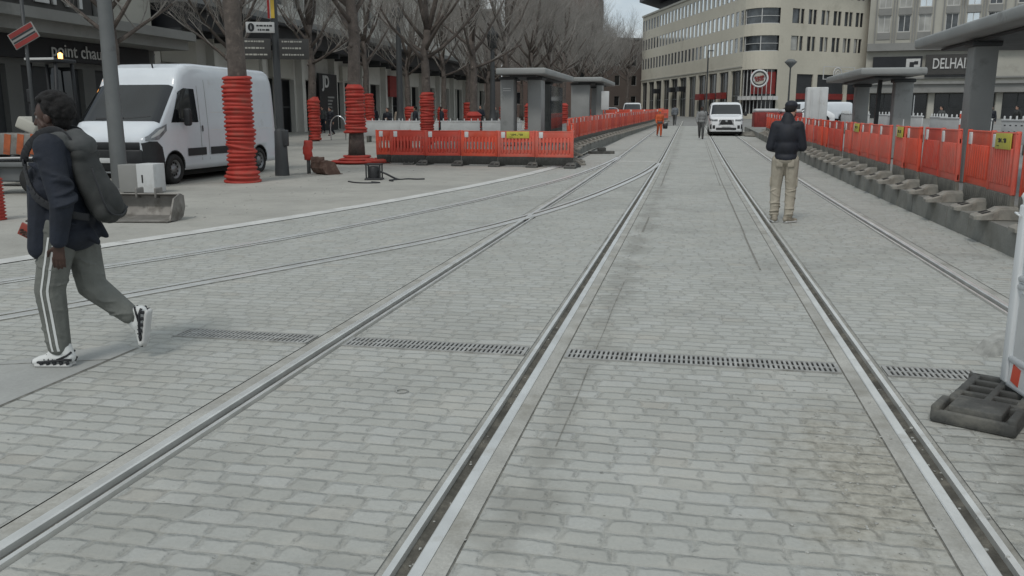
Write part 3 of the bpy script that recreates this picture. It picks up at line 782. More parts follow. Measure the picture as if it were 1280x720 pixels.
plainlamp('slim dark street lamp with a box head rising behind the red left barriers', -14.5, 42.6, 6.1, .17, 'box')
plainlamp('dark old-style street lamp with lantern left of the near left shelter', -11.2, 49.3, 4.9, .16, 'old')
plainlamp('thin dark street lamp left of the round burger sign', 1.45, 92., 7.1, .09, 'arm')
plainlamp('globe street lamp standing right of the round restaurant sign', 9.6, 93.0, 5.4, .10, 'globe')

t = thing('direction_sign', 'dark sign post with white info sign, brown direction boards and a striped banner', 'signpost', (-10.40, 20.95, 0))
mb = MB(); mb.lathe([(.11, 0), (.10, .2), (.085, 4.), (.08, 6.), (.0, 6.)], 16); mb.build('post', M['darkpost'], t)
mb = MB(); mb.lathe([(.19, 0), (.17, .4), (.15, 1.15), (.10, 1.22)], 10); mb.box((.13, -.02, .98), (.16, .18, .42), bev=.03); mb.build('base_sleeve', M['darkpost'], t)
hr_ = (.9798, .2001); az = math.atan2(hr_[1], hr_[0]) + .12
rotm = Matrix.Rotation(az, 4, 'Z')
def on_sign(mb, x, z, w, h, d, mi=0, y=0., bev=0): 
    p = rotm @ Vector((x, y, 0)); mb.box((p.x, p.y, z), (w, d, h), mi, rz=az, bev=bev)
mb = MB(); on_sign(mb, -.34, 3.72, .70, .26, .05, y=-.11, bev=.01); s1 = mb.build('info_board', M['letters'], t)
p = rotm @ Vector((-.56, -.139, 0))
mb = MB(); mb.lathe([(0, 0), (.10, 0)], 20, M=Matrix.Translation((p.x, p.y, 3.72)) @ Matrix.Rotation(az, 4, 'Z') @ Matrix.Rotation(R(90), 4, 'X') @ Matrix.Diagonal((.8, 1.05, 1, 1))); ink = mb.build('info_disc', M['ink'], s1)
text_mesh('info_letter', 'i', .17, .004, M['letters'], s1, Matrix.Translation((p.x, p.y, 3.72)) @ rotm @ Matrix.Translation((0, -.006, 0)) @ Matrix.Rotation(R(90), 4, 'X'))
mb = MB(); rr = random.Random(11)
def words(mb, x0, z, w, hgt, y):
    x = x0
    while x < x0 + w:
        l = rr.uniform(.03, .09); on_sign(mb, x + l / 2, z, l, hgt * rr.uniform(.7, 1.), .004, 0, y); x += l + .018
words(mb, -.43, 3.76, .34, .045, -.1385); words(mb, -.40, 3.66, .30, .045, -.1385); mb.build('lettering', M['ink'], s1)
for x, w in ((-.45, .75), (.47, .78)):
    mb = MB(); on_sign(mb, x, 3.20, w * .93, .50, .05, y=-.11, bev=.008); s2 = mb.build('direction_board', M['brownsign'], t)
    mb = MB()
    for j in range(3): words(mb, x - w * .38, 3.38 - j * .16, w * (.62 if j < 2 else .7), .045, -.1385)
    mb.build('lettering', M['palestone'], s2)
ba = MB(); on_sign(ba, -.11, 4.55, .09, 1.2, .012, 0, -.02); ba.build('banner_half', M['bannerred'], t)
ba = MB(); on_sign(ba, -.02, 4.6, .09, 1.3, .012, 0, -.10); ba.build('banner_half', M['banneryel'], t)
ba = MB(); on_sign(ba, -.07, 4.55, .045, 1.2, .014, 0, -.06); ba.build('banner_half', M['letters'], t)

# tilted road sign with red and white stripes
t = thing('road_sign', 'small tilted sign with red and white stripes at the upper left', 'sign', (-12.82, 15.2, 0))
mb = MB(); mb.tube([(0, 0, 0), (0, 0, 4.2)], .035, 10); mb.build('post', M['darkpost'], t)
Tm = Matrix.Translation((0.02, -.06, 3.08)) @ Matrix.Rotation(.2, 4, 'Z') @ Matrix.Rotation(R(-28), 4, 'Y')
mb = MB(); mb.box(Tm.translation, (.56, .02, .32), mat=Tm.to_3x3().to_4x4(), bev=.008); bo = mb.build('board', M['greystone'], t)
for z, h in ((.105, .085), (-.105, .085)):
    mb = MB(); mb.box(Tm @ Vector((0, -.0125, z)), (.52, .006, h), mat=Tm.to_3x3().to_4x4()); mb.build('red_stripe', M['maroon'], bo)
for z in (.04, -.035):
    mb = MB(); mb.box(Tm @ Vector((0, -.0125, z)), (.5, .006, .028), mat=Tm.to_3x3().to_4x4()); mb.build('dark_line', M['ink'], bo)

# ------------------------------------------------------------------ small things on the left pavement
t = thing('white_cabinet', 'small white and grey metal box on the pavement in front of the van', 'cabinet', (-10.98, 15.85, 0), .05); t.scale = (.82, .85, 1.0)
mb = MB(); mb.box((.25, 0, .31), (.46, .5, .58), bev=.012); mb.build('body', M['whitepanel'], t)
mb = MB(); mb.box((-.24, .01, .30), (.50, .46, .56), bev=.012); mb.build('side_panel', M['greystone'], t)
mb = MB(); mb.box((.17, -.252, .30), (.035, .012, .16)); mb.build('handle_slot', M['pit'], t)
mb = MB()
for x in (-.35, .38): mb.box((x, 0, .012), (.1, .4, .024))
mb.build('foot', M['darkpost'], t)
def bucket(label, loc, rz, W, m, Rr=.34, open_dir=1):
    t = thing('digger_bucket', label, 'bucket', loc, rz)
    prof = [(-.30, .02), (.02, .0), (.16, .05), (.24, .18), (.22, .36), (.10, .40)]
    mb = MB(); n = len(prof)
    for d in (0, .016):
        pass
    vs = [(-W / 2, y, z) for y, z in prof] + [(W / 2, y, z) for y, z in prof]
    vin = [(-W / 2, y * .94 - .004, z * .92 + .018) for y, z in prof] + [(W / 2, y * .94 - .004, z * .92 + .018) for y, z in prof]
    fs = [(i, i + 1, n + i + 1, n + i) for i in range(n - 1)]
    mb.add(vs, fs); mb.add(vin, fs)
    mb.add([vs[0], vs[n], vin[n], vin[0]], [(0, 1, 2, 3)]); mb.add([vs[n - 1], vs[2 * n - 1], vin[2 * n - 1], vin[n - 1]], [(0, 1, 2, 3)])
    mb.build('shell', m, t)
    for s in (-1, 1):
        mb = MB(); poly = prof + [(-.12, .34)]
        T = Matrix.Translation((s * W / 2, 0, 0)) @ Matrix(((0, 0, 1, 0), (1, 0, 0, 0), (0, 1, 0, 0), (0, 0, 0, 1)))
        mb.prism(poly, -.012, .012, M=T); mb.build('side_plate', m, t)
    mb = MB(); mb.box((0, -.31, .022), (W, .10, .02)); mb.build('cutting_edge', m, t)
    mb = MB()
    for s in (-.15, .15): mb.box((s, .20, .40), (.035, .24, .16), bev=.02)
    mb.build('bracket', m, t)
    return t
bucket('wide open scraped steel digger bucket lying on the pavement near the walking person', (-8.08, 11.65, .004), .14, 1.05, M['bucketsteel'])
bucket('rusty brown digger bucket lying upside beside the short red pipe', (-9.5, 21.6, .004), 2.5, .62, M['rust'])
t = thing('marker_post', 'short post with a torn red plastic sleeve behind the rusty bucket', 'post', (-10.02, 21.75, 0))
mb = MB(); mb.tube([(0, 0, 0), (0, 0, .75)], .05, 10); mb.build('post', M['greypost'], t)
mb = MB(); mb.lathe([(.11, .38), (.13, .44), (.11, .5), (.13, .56), (.11, .62), (.13, .7), (.11, .78), (.12, .86), (.10, .9), (.05, .9)], 12, wob=lambda j, a: (.02 * math.sin(a * 2 + j), .015 * math.cos(a * 3 + j))); mb.build('sleeve', M['redpipe'], t)
t = thing('water_pump', 'small dark pump on the pavement in front of the red left barriers', 'pump', (-7.55, 20.1, 0), .15)
mb = MB(); mb.lathe([(.14, .05), (.15, .1), (.15, .3), (.12, .34), (.0, .34)], 14); mb.build('motor', M['blackplastic'], t)
mb = MB(); mb.box((0, 0, .03), (.42, .34, .05), bev=.012)
for x in (-.17, .17):
    for y in (-.13, .13): mb.box((x, y, .2), (.03, .03, .36))
for y in (-.13, .13): mb.box((0, y, .385), (.40, .035, .04), bev=.01)
mb.build('cage', M['blackplastic'], t)
t = MB(); t.tube(catmull([(-7.4, 20.05, .22), (-7.2, 20.0, .16), (-6.95, 20.1, .03), (-6.75, 20.3, .025), (-6.5, 20.25, .025), (-6.35, 20.35, .025)], 6), .024, 8)
t.tube(catmull([(-6.95, 20.08, .025), (-7.05, 19.8, .025), (-6.9, 19.6, .025)], 5), .022, 8)
tag(t.build('hose', M['blackplastic']), 'black hose running right from the small pump over the pavement', 'hose')
t = MB(); t.tube(catmull([(-7.9, 19.3, .02), (-7.6, 19.0, .02), (-7.3, 18.95, .02), (-7.05, 19.1, .02), (-7.3, 19.25, .02)], 6), .02, 8)
tag(t.build('hose', M['blackplastic']), 'short black hose end lying in front of the small pump', 'hose')
# ribbed red pipe at the left edge
t = thing('ribbed_pipe', 'red ribbed pipe piece standing at the left frame edge behind the walking person', 'pipe', (-10.36, 11.2, .0))
prof = []
for i in range(13): prof += [(.17, .05 * i), (.20, .05 * i + .018), (.17, .05 * i + .04)]
mb = MB(); mb.lathe(prof, 20); mb.build('sleeve', M['redpipe'], t)

# construction leftovers farther off on the right of the street
def far_box(name, label, cat, x, y, w, d, h, m, top=None):
    t = thing(name, label, cat, (x, y, gz(y)))
    mb = MB(); mb.box((0, 0, h / 2), (w, d, h), bev=.05)
    for i in range(int(w / .5)): mb.box((-w / 2 + .25 + i * .5, -d / 2 - .03, h / 2), (.08, .06, h * .9))
    mb.build('body', m, t)
    if top: mb = MB(); mb.box((0, 0, h + .12), (w * .96, d * .9, .24), bev=.1); mb.build('cover', top, t)
    return t
far_box('waste_container', 'dull red waste container with a white cover behind the oncoming van', 'container', 5.0, 62.5, 1.6, 2.6, 1.25, M['maroon'], M['whitepanel'])
far_box('waste_container', 'dull red waste container standing right of the one behind the oncoming van', 'container', 6.7, 63.5, 1.4, 2.6, 1.2, M['maroon'], M['whitepanel'])
far_box('site_cabinet', 'tall pale grey cabinet standing behind the man in black', 'cabinet', 7.0, 53.0, 1.15, .9, 2.75, M['whitepanel'])
mb = MB()
for i in range(26):
    a = rnd.uniform(0, 6.28); q = rnd.random() ** .6
    mb.sphere((q * 1.5 * math.cos(a), q * 3.2 * math.sin(a), 0), (rnd.uniform(.4, .8), rnd.uniform(.5, 1.), (1 - q * .75) * rnd.uniform(.25, .5)), sub=2)
o = mb.build('rubble_heap', M['mound'], None, (4.3, 54.5, gz(54.5))); tag(o, 'low heap of grey rubble at the far end of the right barriers', 'rubble')

# ------------------------------------------------------------------ trees
def gen_tree(seed, H=13.5, fork=4.6, r0=.25):
    rr = random.Random(seed); tr = MB(); cr = MB()
    top = fork + rr.uniform(1.0, 2.2)
    tp = []
    for i in range(7):
        q = i / 6; tp.append((rr.uniform(-.05, .05) * q * 2, rr.uniform(-.05, .05) * q * 2, top * q))
    rad = [r0 * (1.18 if i == 0 else 1 - .42 * i / 6) for i in range(7)]
    tr.tube(tp, rad, 12)
    # knobbly pollard scars on the trunk
    for i in range(6):
        z = rr.uniform(1.5, fork); a = rr.uniform(0, 6.28); rd = r0 * (1 - .42 * z / top)
        tr.sphere((rd * .85 * math.cos(a), rd * .85 * math.sin(a), z), (.07, .07, .09), sub=1)
    def grow(p, d, L, r, lev):
        n = 4 if lev < 2 else 3; pts = [p.copy()]; q = p.copy(); dd = d.copy()
        for i in range(n):
            dd = (dd + Vector((rr.uniform(-1, 1), rr.uniform(-1, 1), rr.uniform(-.5, .8))) * (.17 if lev < 2 else .16) + Vector((0, 0, .07))).normalized()
            q = q + dd * (L / n); pts.append(q.copy())
        rads = [r * (1 - .55 * i / n) for i in range(n + 1)]
        (tr if lev == 0 else cr).tube(pts, rads, 7 if lev == 0 else (5 if lev == 1 else 3), cap=lev < 2)
        if lev == 3: return
        if lev <= 1: (tr if lev == 0 else cr).sphere(pts[-1], r * .62, sub=1)
        m = (6, 6, 5)[lev] + rr.randint(0, 1)
        for j in range(m):
            f = .3 + .7 * (j + rr.random()) / m; f = min(f, .999)
            i = int(f * n); w = f * n - i; b = pts[i].lerp(pts[i + 1], w)
            ax = Vector((rr.uniform(-1, 1), rr.uniform(-1, 1), rr.uniform(-.2, 1.0))).normalized()
            nd = (dd * .65 + ax * .8).normalized()
            grow(b, nd, L * rr.uniform(.5, .72), max(.0055, r * (1 - .55 * f) * .43), lev + 1)
    for j in range(8):
        z = fork * .92 + (top - fork * .92) * (j + .5) / 8; a = j * 2.4 + rr.uniform(-.4, .4)
        p = Vector((0, 0, z)); el = rr.uniform(.25, .75) + .45 * j / 8
        grow(p, Vector((math.cos(a) * math.cos(el), math.sin(a) * math.cos(el), math.sin(el))), rr.uniform(2.6, 3.7) * (H / 13.5), r0 * .34, 0)
    for j in range(3):
        a = j * 2.1; grow(Vector((tp[-1][0], tp[-1][1], top - .05)), Vector((.3 * math.cos(a), .3 * math.sin(a), 1)).normalized(), rr.uniform(3.2, 4.2), r0 * .5, 0)
    return tr.mesh('trunk', M['bark']), cr.mesh('crown', M['twig'])
TV = [gen_tree(21, fork=5.6), gen_tree(5, fork=4.1), gen_tree(9, fork=4.3), gen_tree(14, fork=3.9)]
def tree(v, x, y, s, rz, label, group):
    t = thing('plane_tree', label, 'tree', (x, y, gz(y)), rz, group); t.scale = (s, s, s)
    for nm, me in zip(('trunk', 'crown'), TV[v]):
        o = bpy.data.objects.new(nm, me); COL.objects.link(o); o.parent = t
    return t
def sleeve(label, x, y, z0, z1, r, pitch=.105, sag=0.):
    t = thing('trunk_sleeve', label, 'tree guard', (x, y, gz(y)), 0, 'red pipe sleeves around tree trunks')
    n = int((z1 - z0) / pitch); prof = []; rr = random.Random(int(x * 100 + y))
    slip = 0.
    for i in range(n):
        if rr.random() < .12: slip = rr.uniform(-.25, .35) * pitch
        z = z0 + i * pitch + slip; q = r * (1 + sag * max(0, 1 - i / 4.)) * rr.uniform(.955, 1.04)
        prof += [(q * .88, z), (q, z + pitch * .25), (q, z + pitch * .6), (q * .88, z + pitch * .85)]
    prof.append((r * .6, z1))
    sh = []; cur = [0, 0, 0, 0]
    for i in range(len(prof)):
        if i % 4 == 0: cur = [rr.uniform(-.022, .022), rr.uniform(-.022, .022), rr.uniform(-.03, .03) + (.05 if rr.random() < .1 else 0), rr.uniform(0, 6.3)]
        sh.append(list(cur))
    mb = MB(); mb.lathe(prof, 26, wob=lambda j, a: (sh[j][0], sh[j][1], sh[j][2] * math.sin(a + sh[j][3]))); mb.build('ribbed_pipe', M['redpipe'], t)
    return t
ROW1 = 'bare plane trees in the row nearest the tracks'; ROW2 = 'bare plane trees in the row nearest the shops'
tl1 = ['bare tree with a tall red sleeve in front of the white van', 'bare tree with a raised red sleeve left of the red barriers', 'bare tree with a red sleeve behind the middle of the left barriers', 'bare tree with a crumpled red sleeve left of the near left shelter']
for i in range(12):
    y = 18.75 + 7.8 * i
    lab = tl1[i] if i < 4 else 'bare tree in the row nearest the tracks, %s from the viewer' % ORD[i]
    tree(0 if i == 0 else 1 + (i % 3), -10.32 if i == 0 else -10.55, y, (1.0, 1.0, .95, .92)[i] if i < 4 else rnd.uniform(.95, 1.1), i * 1.9 + .4, lab, ROW1)
for i in range(12):
    y = 26.4 + 7.9 * i
    tree(1 + ((i + 1) % 3), -19. + rnd.uniform(-.2, .2), y, rnd.uniform(.9, 1.02), i * 2.3 + 1.0, ('bare tree in the row nearest the shops, %s from the viewer' % ORD[i]) if i else 'bare tree rising right behind the thick grey post', ROW2)
for i, (x, y) in enumerate(((-14.5, 96), (-8., 112), (-13, 122), (-16.2, 108))):
    tree(1 + i % 3, x, y, (1.0, 1.05, 1.3, 1.15)[i], i * 1.3, ('bare tree at the far end of the square, %s from the left' % ('second', 'fourth', 'third', 'first')[i]), 'bare trees at the far end')
sleeve('tall red ribbed sleeve on the tree trunk in front of the white van', -10.32, 18.75, 0., 2.45, .345, .098, sag=.22)
sleeve('red ribbed sleeve raised off the ground on the trunk left of the red barriers', -10.55, 26.55, .95, 2.5, .31, sag=.25)
sleeve('red ribbed sleeve on the trunk behind the middle of the left barriers', -10.55, 34.35, .2, 2.35, .30)
sleeve('crumpled low red sleeve on the trunk left of the near left shelter', -10.55, 42.15, 0., 1.5, .38, .14, sag=.4)
for i, (y, z1, r) in enumerate(((42.2, 2.25, .32), (50.1, 2.45, .30), (58., 1.7, .42), (65.9, 1.6, .42), (73.8, 2.0, .36))):
    sleeve('red sleeve on a trunk in the row nearest the shops, %s from the viewer' % ORD[i + 0].replace('nearest', 'first'), -19., y, 0.05, z1, r, .16)
for i in range(4, 9):
    sleeve('small red trunk sleeve behind the left shelters, %s of five from the viewer' % ORD[i - 4], -10.55, 18.75 + 7.8 * i, .0, 1.9, .4, .16)
t = thing('pipe_coil', 'red ribbed pipe lying coiled flat around the foot of a tree', 'pipe', (-10.45, 26.3, gz(26.4)))
prof = [(.30, .26), (.40, .26), (.45, .22), (.40, .18), (.52, .17), (.60, .13), (.52, .10), (.75, .10), (.86, .06), (.75, .02), (.3, .02)]
mb = MB(); mb.lathe(prof, 36, wob=lambda j, a: (.03 * math.sin(a * 3 + j), .03 * math.cos(a * 2)))
mb.build('flat_coil', M['redpipe'], t)
mb = MB(); mb.tube(catmull([(.3, -.3, .1), (.7, -.35, .09), (1.05, .0, .09), (.95, .35, .09), (.4, .6, .09)], 6), .07, 10); mb.build('loose_end', M['redpipe'], t)
# bent red hose loop beside the crumpled sleeve
t = MB(); t.tube(catmull([(-10.1, 42.0, .1), (-9.75, 41.9, .6), (-9.7, 41.9, 1.0), (-10.0, 42., 1.3)], 6), .05, 8)
tag(t.build('hose', M['blackplastic']), 'dark bent hose loop beside the crumpled red sleeve', 'hose')
t = MB(); t.tube(catmull([(-18.3, 42.6, .27), (-18.3, 42.6, 1.1), (-18.15, 42.6, 1.4), (-17.9, 42.6, 1.5), (-17.65, 42.6, 1.4), (-17.5, 42.6, 1.1), (-17.5, 42.6, .27)], 5), .035, 8)
tag(t.build('bike_rack', M['chrome']), 'curved metal bicycle hoop beside the red-sleeved trunk near the shops', 'bicycle rack')
# ------------------------------------------------------------------ vans and cars
def lerp_tab(tab, y):
    if y <= tab[0][0]: return tab[0][1]
    for (a, u), (b, v) in zip(tab, tab[1:]):
        if a <= y <= b: return u + (v - u) * (y - a) / (b - a)
    return tab[-1][1]
def vehicle(name, label, cat, loc, rz, S, paint, group=None):
    """S: spec. local: front at y=0 facing -y, rear at y=L; x across"""
    t = thing(name, label, cat, loc, rz, group)
    L, W, zb = S['L'], S['W'] / 2, S['zb']; top = S['top']; hwt = S['hw']; n = S.get('n', 5.5); tum = S.get('tum', .09); zt0 = S.get('zt', 1.15); zmax = max(v for _, v in top)
    def tumble(z): return 1 - tum * max(0, (z - zt0) / (zmax - zt0)) ** 1.2
    def hw(y, z):
        T = lerp_tab(top, y); u = min(1, max(0, (z - zb) / (T - zb)))
        return W * lerp_tab(hwt, y) * (max(0, 1 - u ** n)) ** (1 / n) * tumble(z) * (1 - .04 * max(0, (.55 - z) / .35))
    def tz(x, y):
        T = lerp_tab(top, y); w = W * lerp_tab(hwt, y) * tumble(T); q = min(.999, abs(x) / w)
        return zb + (T - zb) * (1 - q ** n) ** (1 / n)
    ys = S['ys']; K = 30
    mb = MB(); vs = []; fs = []
    for y in ys:
        T = lerp_tab(top, y)
        half = []
        zs = [zb + (T - zb) * (1 - (1 - i / K) ** 1.7) for i in range(K + 1)]
        half = [(hw(y, z), z) for z in zs[:-1]]
        half[-1:] = [(hw(y, zs[-2]), zs[-2])]
        xl = half[-1][0]
        tops = [(xl * q, tz(xl * q, y)) for q in (.985, .96, .93, .88, .8, .65, .45, .2)]
        ring = half + tops
        ring = ring + [(-x, z) for x, z in reversed(ring)]
        vs += [(x, y, z) for x, z in ring]; N = len(ring)
    for i in range(len(ys) - 1):
        for j in range(N):
            a = i * N + j; b = i * N + (j + 1) % N; fs.append((a, b, b + N, a + N))
    fs.append(tuple(range(N))); fs.append(tuple(range((len(ys) - 1) * N, len(ys) * N)))
    mb.add(vs, fs, 0, True)
    bo = mb.build('body', [paint, M['pit']], t)
    cut = MB()                                             # real wheel wells
    for yw in S['wheels']:
        for s in (1, -1):
            cut.tube([(s * (W - .42), yw, S['wr'] + .01), (s * (W + .18), yw, S['wr'] + .01)], S['wr'] + .065, 28, 0, True, False)
    co_ = cut.build('tmp', M['pit'], t); md = bo.modifiers.new('b', 'BOOLEAN'); md.operation = 'DIFFERENCE'; md.object = co_; md.solver = 'EXACT'; md.material_mode = 'TRANSFER'
    dg = bpy.context.evaluated_depsgraph_get(); me2 = bpy.data.meshes.new_from_object(bo.evaluated_get(dg)); bo.modifiers.clear(); bo.data = me2
    bpy.data.objects.remove(co_)
    def side_patch(poly, s, off=.006, res=5):
        """polygon in (y,z) laid on the body side; fan-subdivided"""
        bm = bmesh.new(); f = bm.faces.new([bm.verts.new((0, y, z)) for y, z in poly])
        bmesh.ops.triangulate(bm, faces=[f]); bmesh.ops.subdivide_edges(bm, edges=bm.edges[:], cuts=res, use_grid_fill=True)
        bmesh.ops.triangulate(bm, faces=bm.faces[:])
        for v in bm.verts: v.co.x = s * (hw(v.co.y, v.co.z) + off)
        return bm
    def top_patch(poly, off=.012, res=16):
        bm = bmesh.new(); f = bm.faces.new([bm.verts.new((x, y, 0)) for x, y in poly])
        bmesh.ops.triangulate(bm, faces=[f]); bmesh.ops.subdivide_edges(bm, edges=bm.edges[:], cuts=res, use_grid_fill=True)
        bmesh.ops.triangulate(bm, faces=bm.faces[:])
        for v in bm.verts: v.co.z = tz(v.co.x, v.co.y) + off
        return bm
    def both(name, poly, m, off=.006, res=5, label=None):
        for s in (1, -1):
            mb = MB(); mb.frombm(side_patch(poly, s, off, res), None, 0, True); mb.build(name, m, t)
    def one_top(name, poly, m, off=.012, res=16):
        mb = MB(); mb.frombm(top_patch(poly, off, res), None, 0, True); return mb.build(name, m, t)
    for p in S['side']: both(p[0], p[1], M[p[2]], p[3] if len(p) > 3 else .009, 9)
    for p in S['topp']: one_top(p[0], p[1], M[p[2]], p[3] if len(p) > 3 else .012)
    for p in S['front']:                                   # boxes on the nose: name, c, d, mat
        mb = MB(); mb.box(p[1], p[2], bev=p[4] if len(p) > 4 else .02); mb.build(p[0], M[p[3]], t)
    for yw in S['wheels']:
        for s in (1, -1):
            r = S['wr']; xo = hw(yw, r) + .012
            a = MB(); pts = [(yw + (r + .085) * math.cos(q * math.pi / 16), max(zb + .005, r + (r + .085) * math.sin(q * math.pi / 16))) for q in range(17)]
            pin = [(yw + (r + .062) * math.cos(q * math.pi / 16), max(zb + .005, r + (r + .062) * math.sin(q * math.pi / 16))) for q in range(17)]; n_ = 17; vs_ = [(s * (hw(y_, z_) + .008), y_, z_) for y_, z_ in pts + pin]
            a.add(vs_, [(i, i + 1, n_ + i + 1, n_ + i) for i in range(16)], 0, True); a.build('wheel_arch', M['blackplastic'], t)
            T = Matrix.Translation((s * (xo - .10), yw, r)) @ Matrix.Rotation(R(90) * s, 4, 'Y')
            w = MB(); w.lathe([(r * .60, -.11), (r * .90, -.12), (r, -.08), (r, .08), (r * .93, .115), (r * .64, .122), (r * .60, .08)], 32, M=T); wo = w.build('wheel', M['tyre'], t)
            w = MB(); w.lathe([(r * .62, .10), (r * .55, .085), (r * .50, .045), (r * .25, .075), (r * .22, .10), (0, .10)], 24, M=T)
            ri = w.build('rim', M['rim'], wo)
            w = MB()
            for q in range(10):
                an = q * math.pi / 5; w.box(T @ Vector((r * .42 * math.cos(an), r * .42 * math.sin(an), .066)), (.012, r * .13, r * .13), mat=Matrix.Rotation(an, 4, 'X'))
            w.build('rim_hole', M['pit'], ri)
    for s in (1, -1):
        my, mz = S['mirror']; x = hw(my, mz)
        m = MB(); m.box((s * (x + .17), my, mz), (.17, .12, S.get('mh', .30)), bev=.045); m.box((s * (x + .05), my + .01, mz - .06), (.14, .07, .07), bev=.02)
        mo = m.build('mirror', M['blackplastic'], t)
        g = MB(); g.box((s * (x + .17), my + .062, mz), (.13, .006, S.get('mh', .30) * .8)); g.build('mirror_glass', M['carglass'], mo)
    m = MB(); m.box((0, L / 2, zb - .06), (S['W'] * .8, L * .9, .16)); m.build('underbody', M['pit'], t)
    return t, hw, tz
H = 2.78
ys = [0, .03, .06, .10] + [.15 + .05 * i for i in range(36)] + [2.1, 2.3, 2.6, 3.2, 4, 5, 5.5, 5.75, 5.85, 5.93, 5.97, 6.0]
big = dict(L=6.0, W=2.16, zb=.30, zt=1.2, tum=.075, n=15, wr=.345, wheels=(.96, 5.0), mirror=(1.34, 1.52), mh=.40, ys=ys,
    top=[(0, 1.0), (.04, 1.08), (.15, 1.17), (.40, 1.31), (.50, 1.38), (1.32, 2.26), (1.42, 2.46), (1.6, 2.64), (1.9, 2.75), (2.3, H), (5.75, H), (5.93, H - .05), (6., H - .14)],
    hw=[(0, .84), (.05, .90), (.12, .945), (.28, .98), (.55, 1.), (5.85, 1.), (6., .975)],
    side=[('side_window', [(.92, 1.40), (1.34, 2.10), (1.55, 2.18), (1.98, 2.17), (2.04, 1.40)], 'carglass'),
          ('window_divider', [(1.30, 1.40), (1.30, 2.06), (1.35, 2.10), (1.35, 1.40)], 'blackplastic', .010),
          ('bumper_corner', [(.0, .34), (.0, .96), (.12, 1.0), (.34, .99), (.50, .86), (.545, .6), (.55, .34)], 'blackplastic', .012),
          ('side_strip', [(2.5, .62), (2.5, .80), (4.38, .80), (4.38, .62)], 'blackplastic', .014),
          ('sill_strip', [(1.5, .62), (1.5, .80), (2.3, .80), (2.3, .62)], 'blackplastic', .014),
          ('door_seam', [(2.11, .5), (2.11, 2.25), (2.125, 2.25), (2.125, .5)], 'joint', .003),
          ('door_seam', [(2.45, .5), (2.45, 2.4), (2.462, 2.4), (2.462, .5)], 'joint', .003),
          ('door_seam', [(4.2, .5), (4.2, 2.3), (4.21, 2.3), (4.21, .5)], 'joint', .003),
          ('panel_crease', [(2.6, 1.62), (2.6, 1.645), (5.7, 1.645), (5.7, 1.62)], 'reflect', .003),
          ('panel_crease', [(2.6, 1.20), (2.6, 1.225), (5.7, 1.225), (5.7, 1.20)], 'reflect', .003),
          ('door_handle', [(2.16, 1.18), (2.16, 1.32), (2.21, 1.32), (2.21, 1.18)], 'blackplastic', .02),
          ('headlight', [(.05, 1.01), (.08, 1.09), (.40, 1.27), (.72, 1.37), (.70, 1.22), (.40, 1.03)], 'lampglass', .014), ('headlight_lens', [(.16, 1.06), (.18, 1.10), (.44, 1.24), (.62, 1.30), (.60, 1.25), (.40, 1.13)], 'letters', .022)],
    topp=[('windscreen', [(-1.025, .54), (1.025, .54), (.955, 1.30), (-.955, 1.30)], 'carglass', .016),
          ('wiper', [(-.6, .56), (.1, .58), (.1, .605), (-.6, .59)], 'blackplastic', .03),
          ('wiper', [(.12, .57), (.75, .62), (.75, .64), (.12, .595)], 'blackplastic', .02)],
    front=[('bumper', (0, .035, .58), (1.84, .14, .50), 'blackplastic', .05), ('grille', (0, .02, .90), (1.74, .08, .17), 'blackplastic', .03), ('number_plate', (0, -.056, .58), (.52, .012, .11), 'reflect', .003)])
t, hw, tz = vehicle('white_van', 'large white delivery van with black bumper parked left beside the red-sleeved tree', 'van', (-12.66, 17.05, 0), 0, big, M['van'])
mb = MB(); mb.tube([(.25, 1.62, tz(.25, 1.62)), (.25, 1.60, tz(.25, 1.62) + .10)], .018, 6); mb.tube([(.25, 1.60, tz(.25, 1.62) + .06), (.25, 1.75, tz(.25, 1.62) + .33)], .006, 5); mb.build('aerial', M['blackplastic'], t)

ys2 = [0, .03, .08] + [.15 + .07 * i for i in range(29)] + [2.4, 3.5, 4.4, 4.8, 4.97, 5.0]
mid = dict(L=5.0, W=1.95, zb=.25, zt=1.15, tum=.085, n=11, wr=.33, wheels=(.95, 4.05), mirror=(1.15, 1.28), mh=.26, ys=ys2,
    top=[(0, .92), (.05, 1.0), (.2, 1.08), (.8, 1.22), (1.65, 1.84), (1.9, 1.93), (2.5, 1.97), (4.7, 1.97), (5., 1.86)],
    hw=[(0, .84), (.06, .90), (.16, .945), (.4, .985), (.7, 1.), (4.8, 1.), (5., .96)],
    side=[('side_window', [(1.15, 1.22), (1.62, 1.72), (2.2, 1.76), (2.2, 1.22)], 'carglass'),
          ('headlight', [(.04, .86), (.06, .98), (.5, 1.06), (.42, .92)], 'lampglass', .012),
          ('fog_surround', [(.0, .40), (.0, .68), (.10, .66), (.16, .42)], 'blackplastic', .012)],
    topp=[('windscreen', [(-.87, .84), (.87, .84), (.80, 1.60), (-.80, 1.60)], 'carglass')],
    front=[('grille', (0, -.01, .80), (.80, .05, .28), 'blackplastic', .03), ('intake', (0, -.005, .42), (1.15, .05, .13), 'blackplastic', .03),
           ('badge', (0, -.045, .85), (.13, .02, .09), 'chrome', .02), ('number_plate', (0, -.04, .58), (.5, .012, .10), 'reflect', .003),
           ('headlight', (-.66, .025, .90), (.34, .08, .12), 'lampglass', .03), ('headlight', (.66, .025, .90), (.34, .08, .12), 'lampglass', .03),
           ('fog_lamp', (-.70, .02, .52), (.16, .06, .22), 'blackplastic', .03), ('fog_lamp', (.70, .02, .52), (.16, .06, .22), 'blackplastic', .03)])
t, hw2, tz2 = vehicle('white_van', 'white van with dark grille driving towards the viewer along the right rails', 'van', (2.02, 52.3, gz(52.3)), 0, mid, M['van2'])
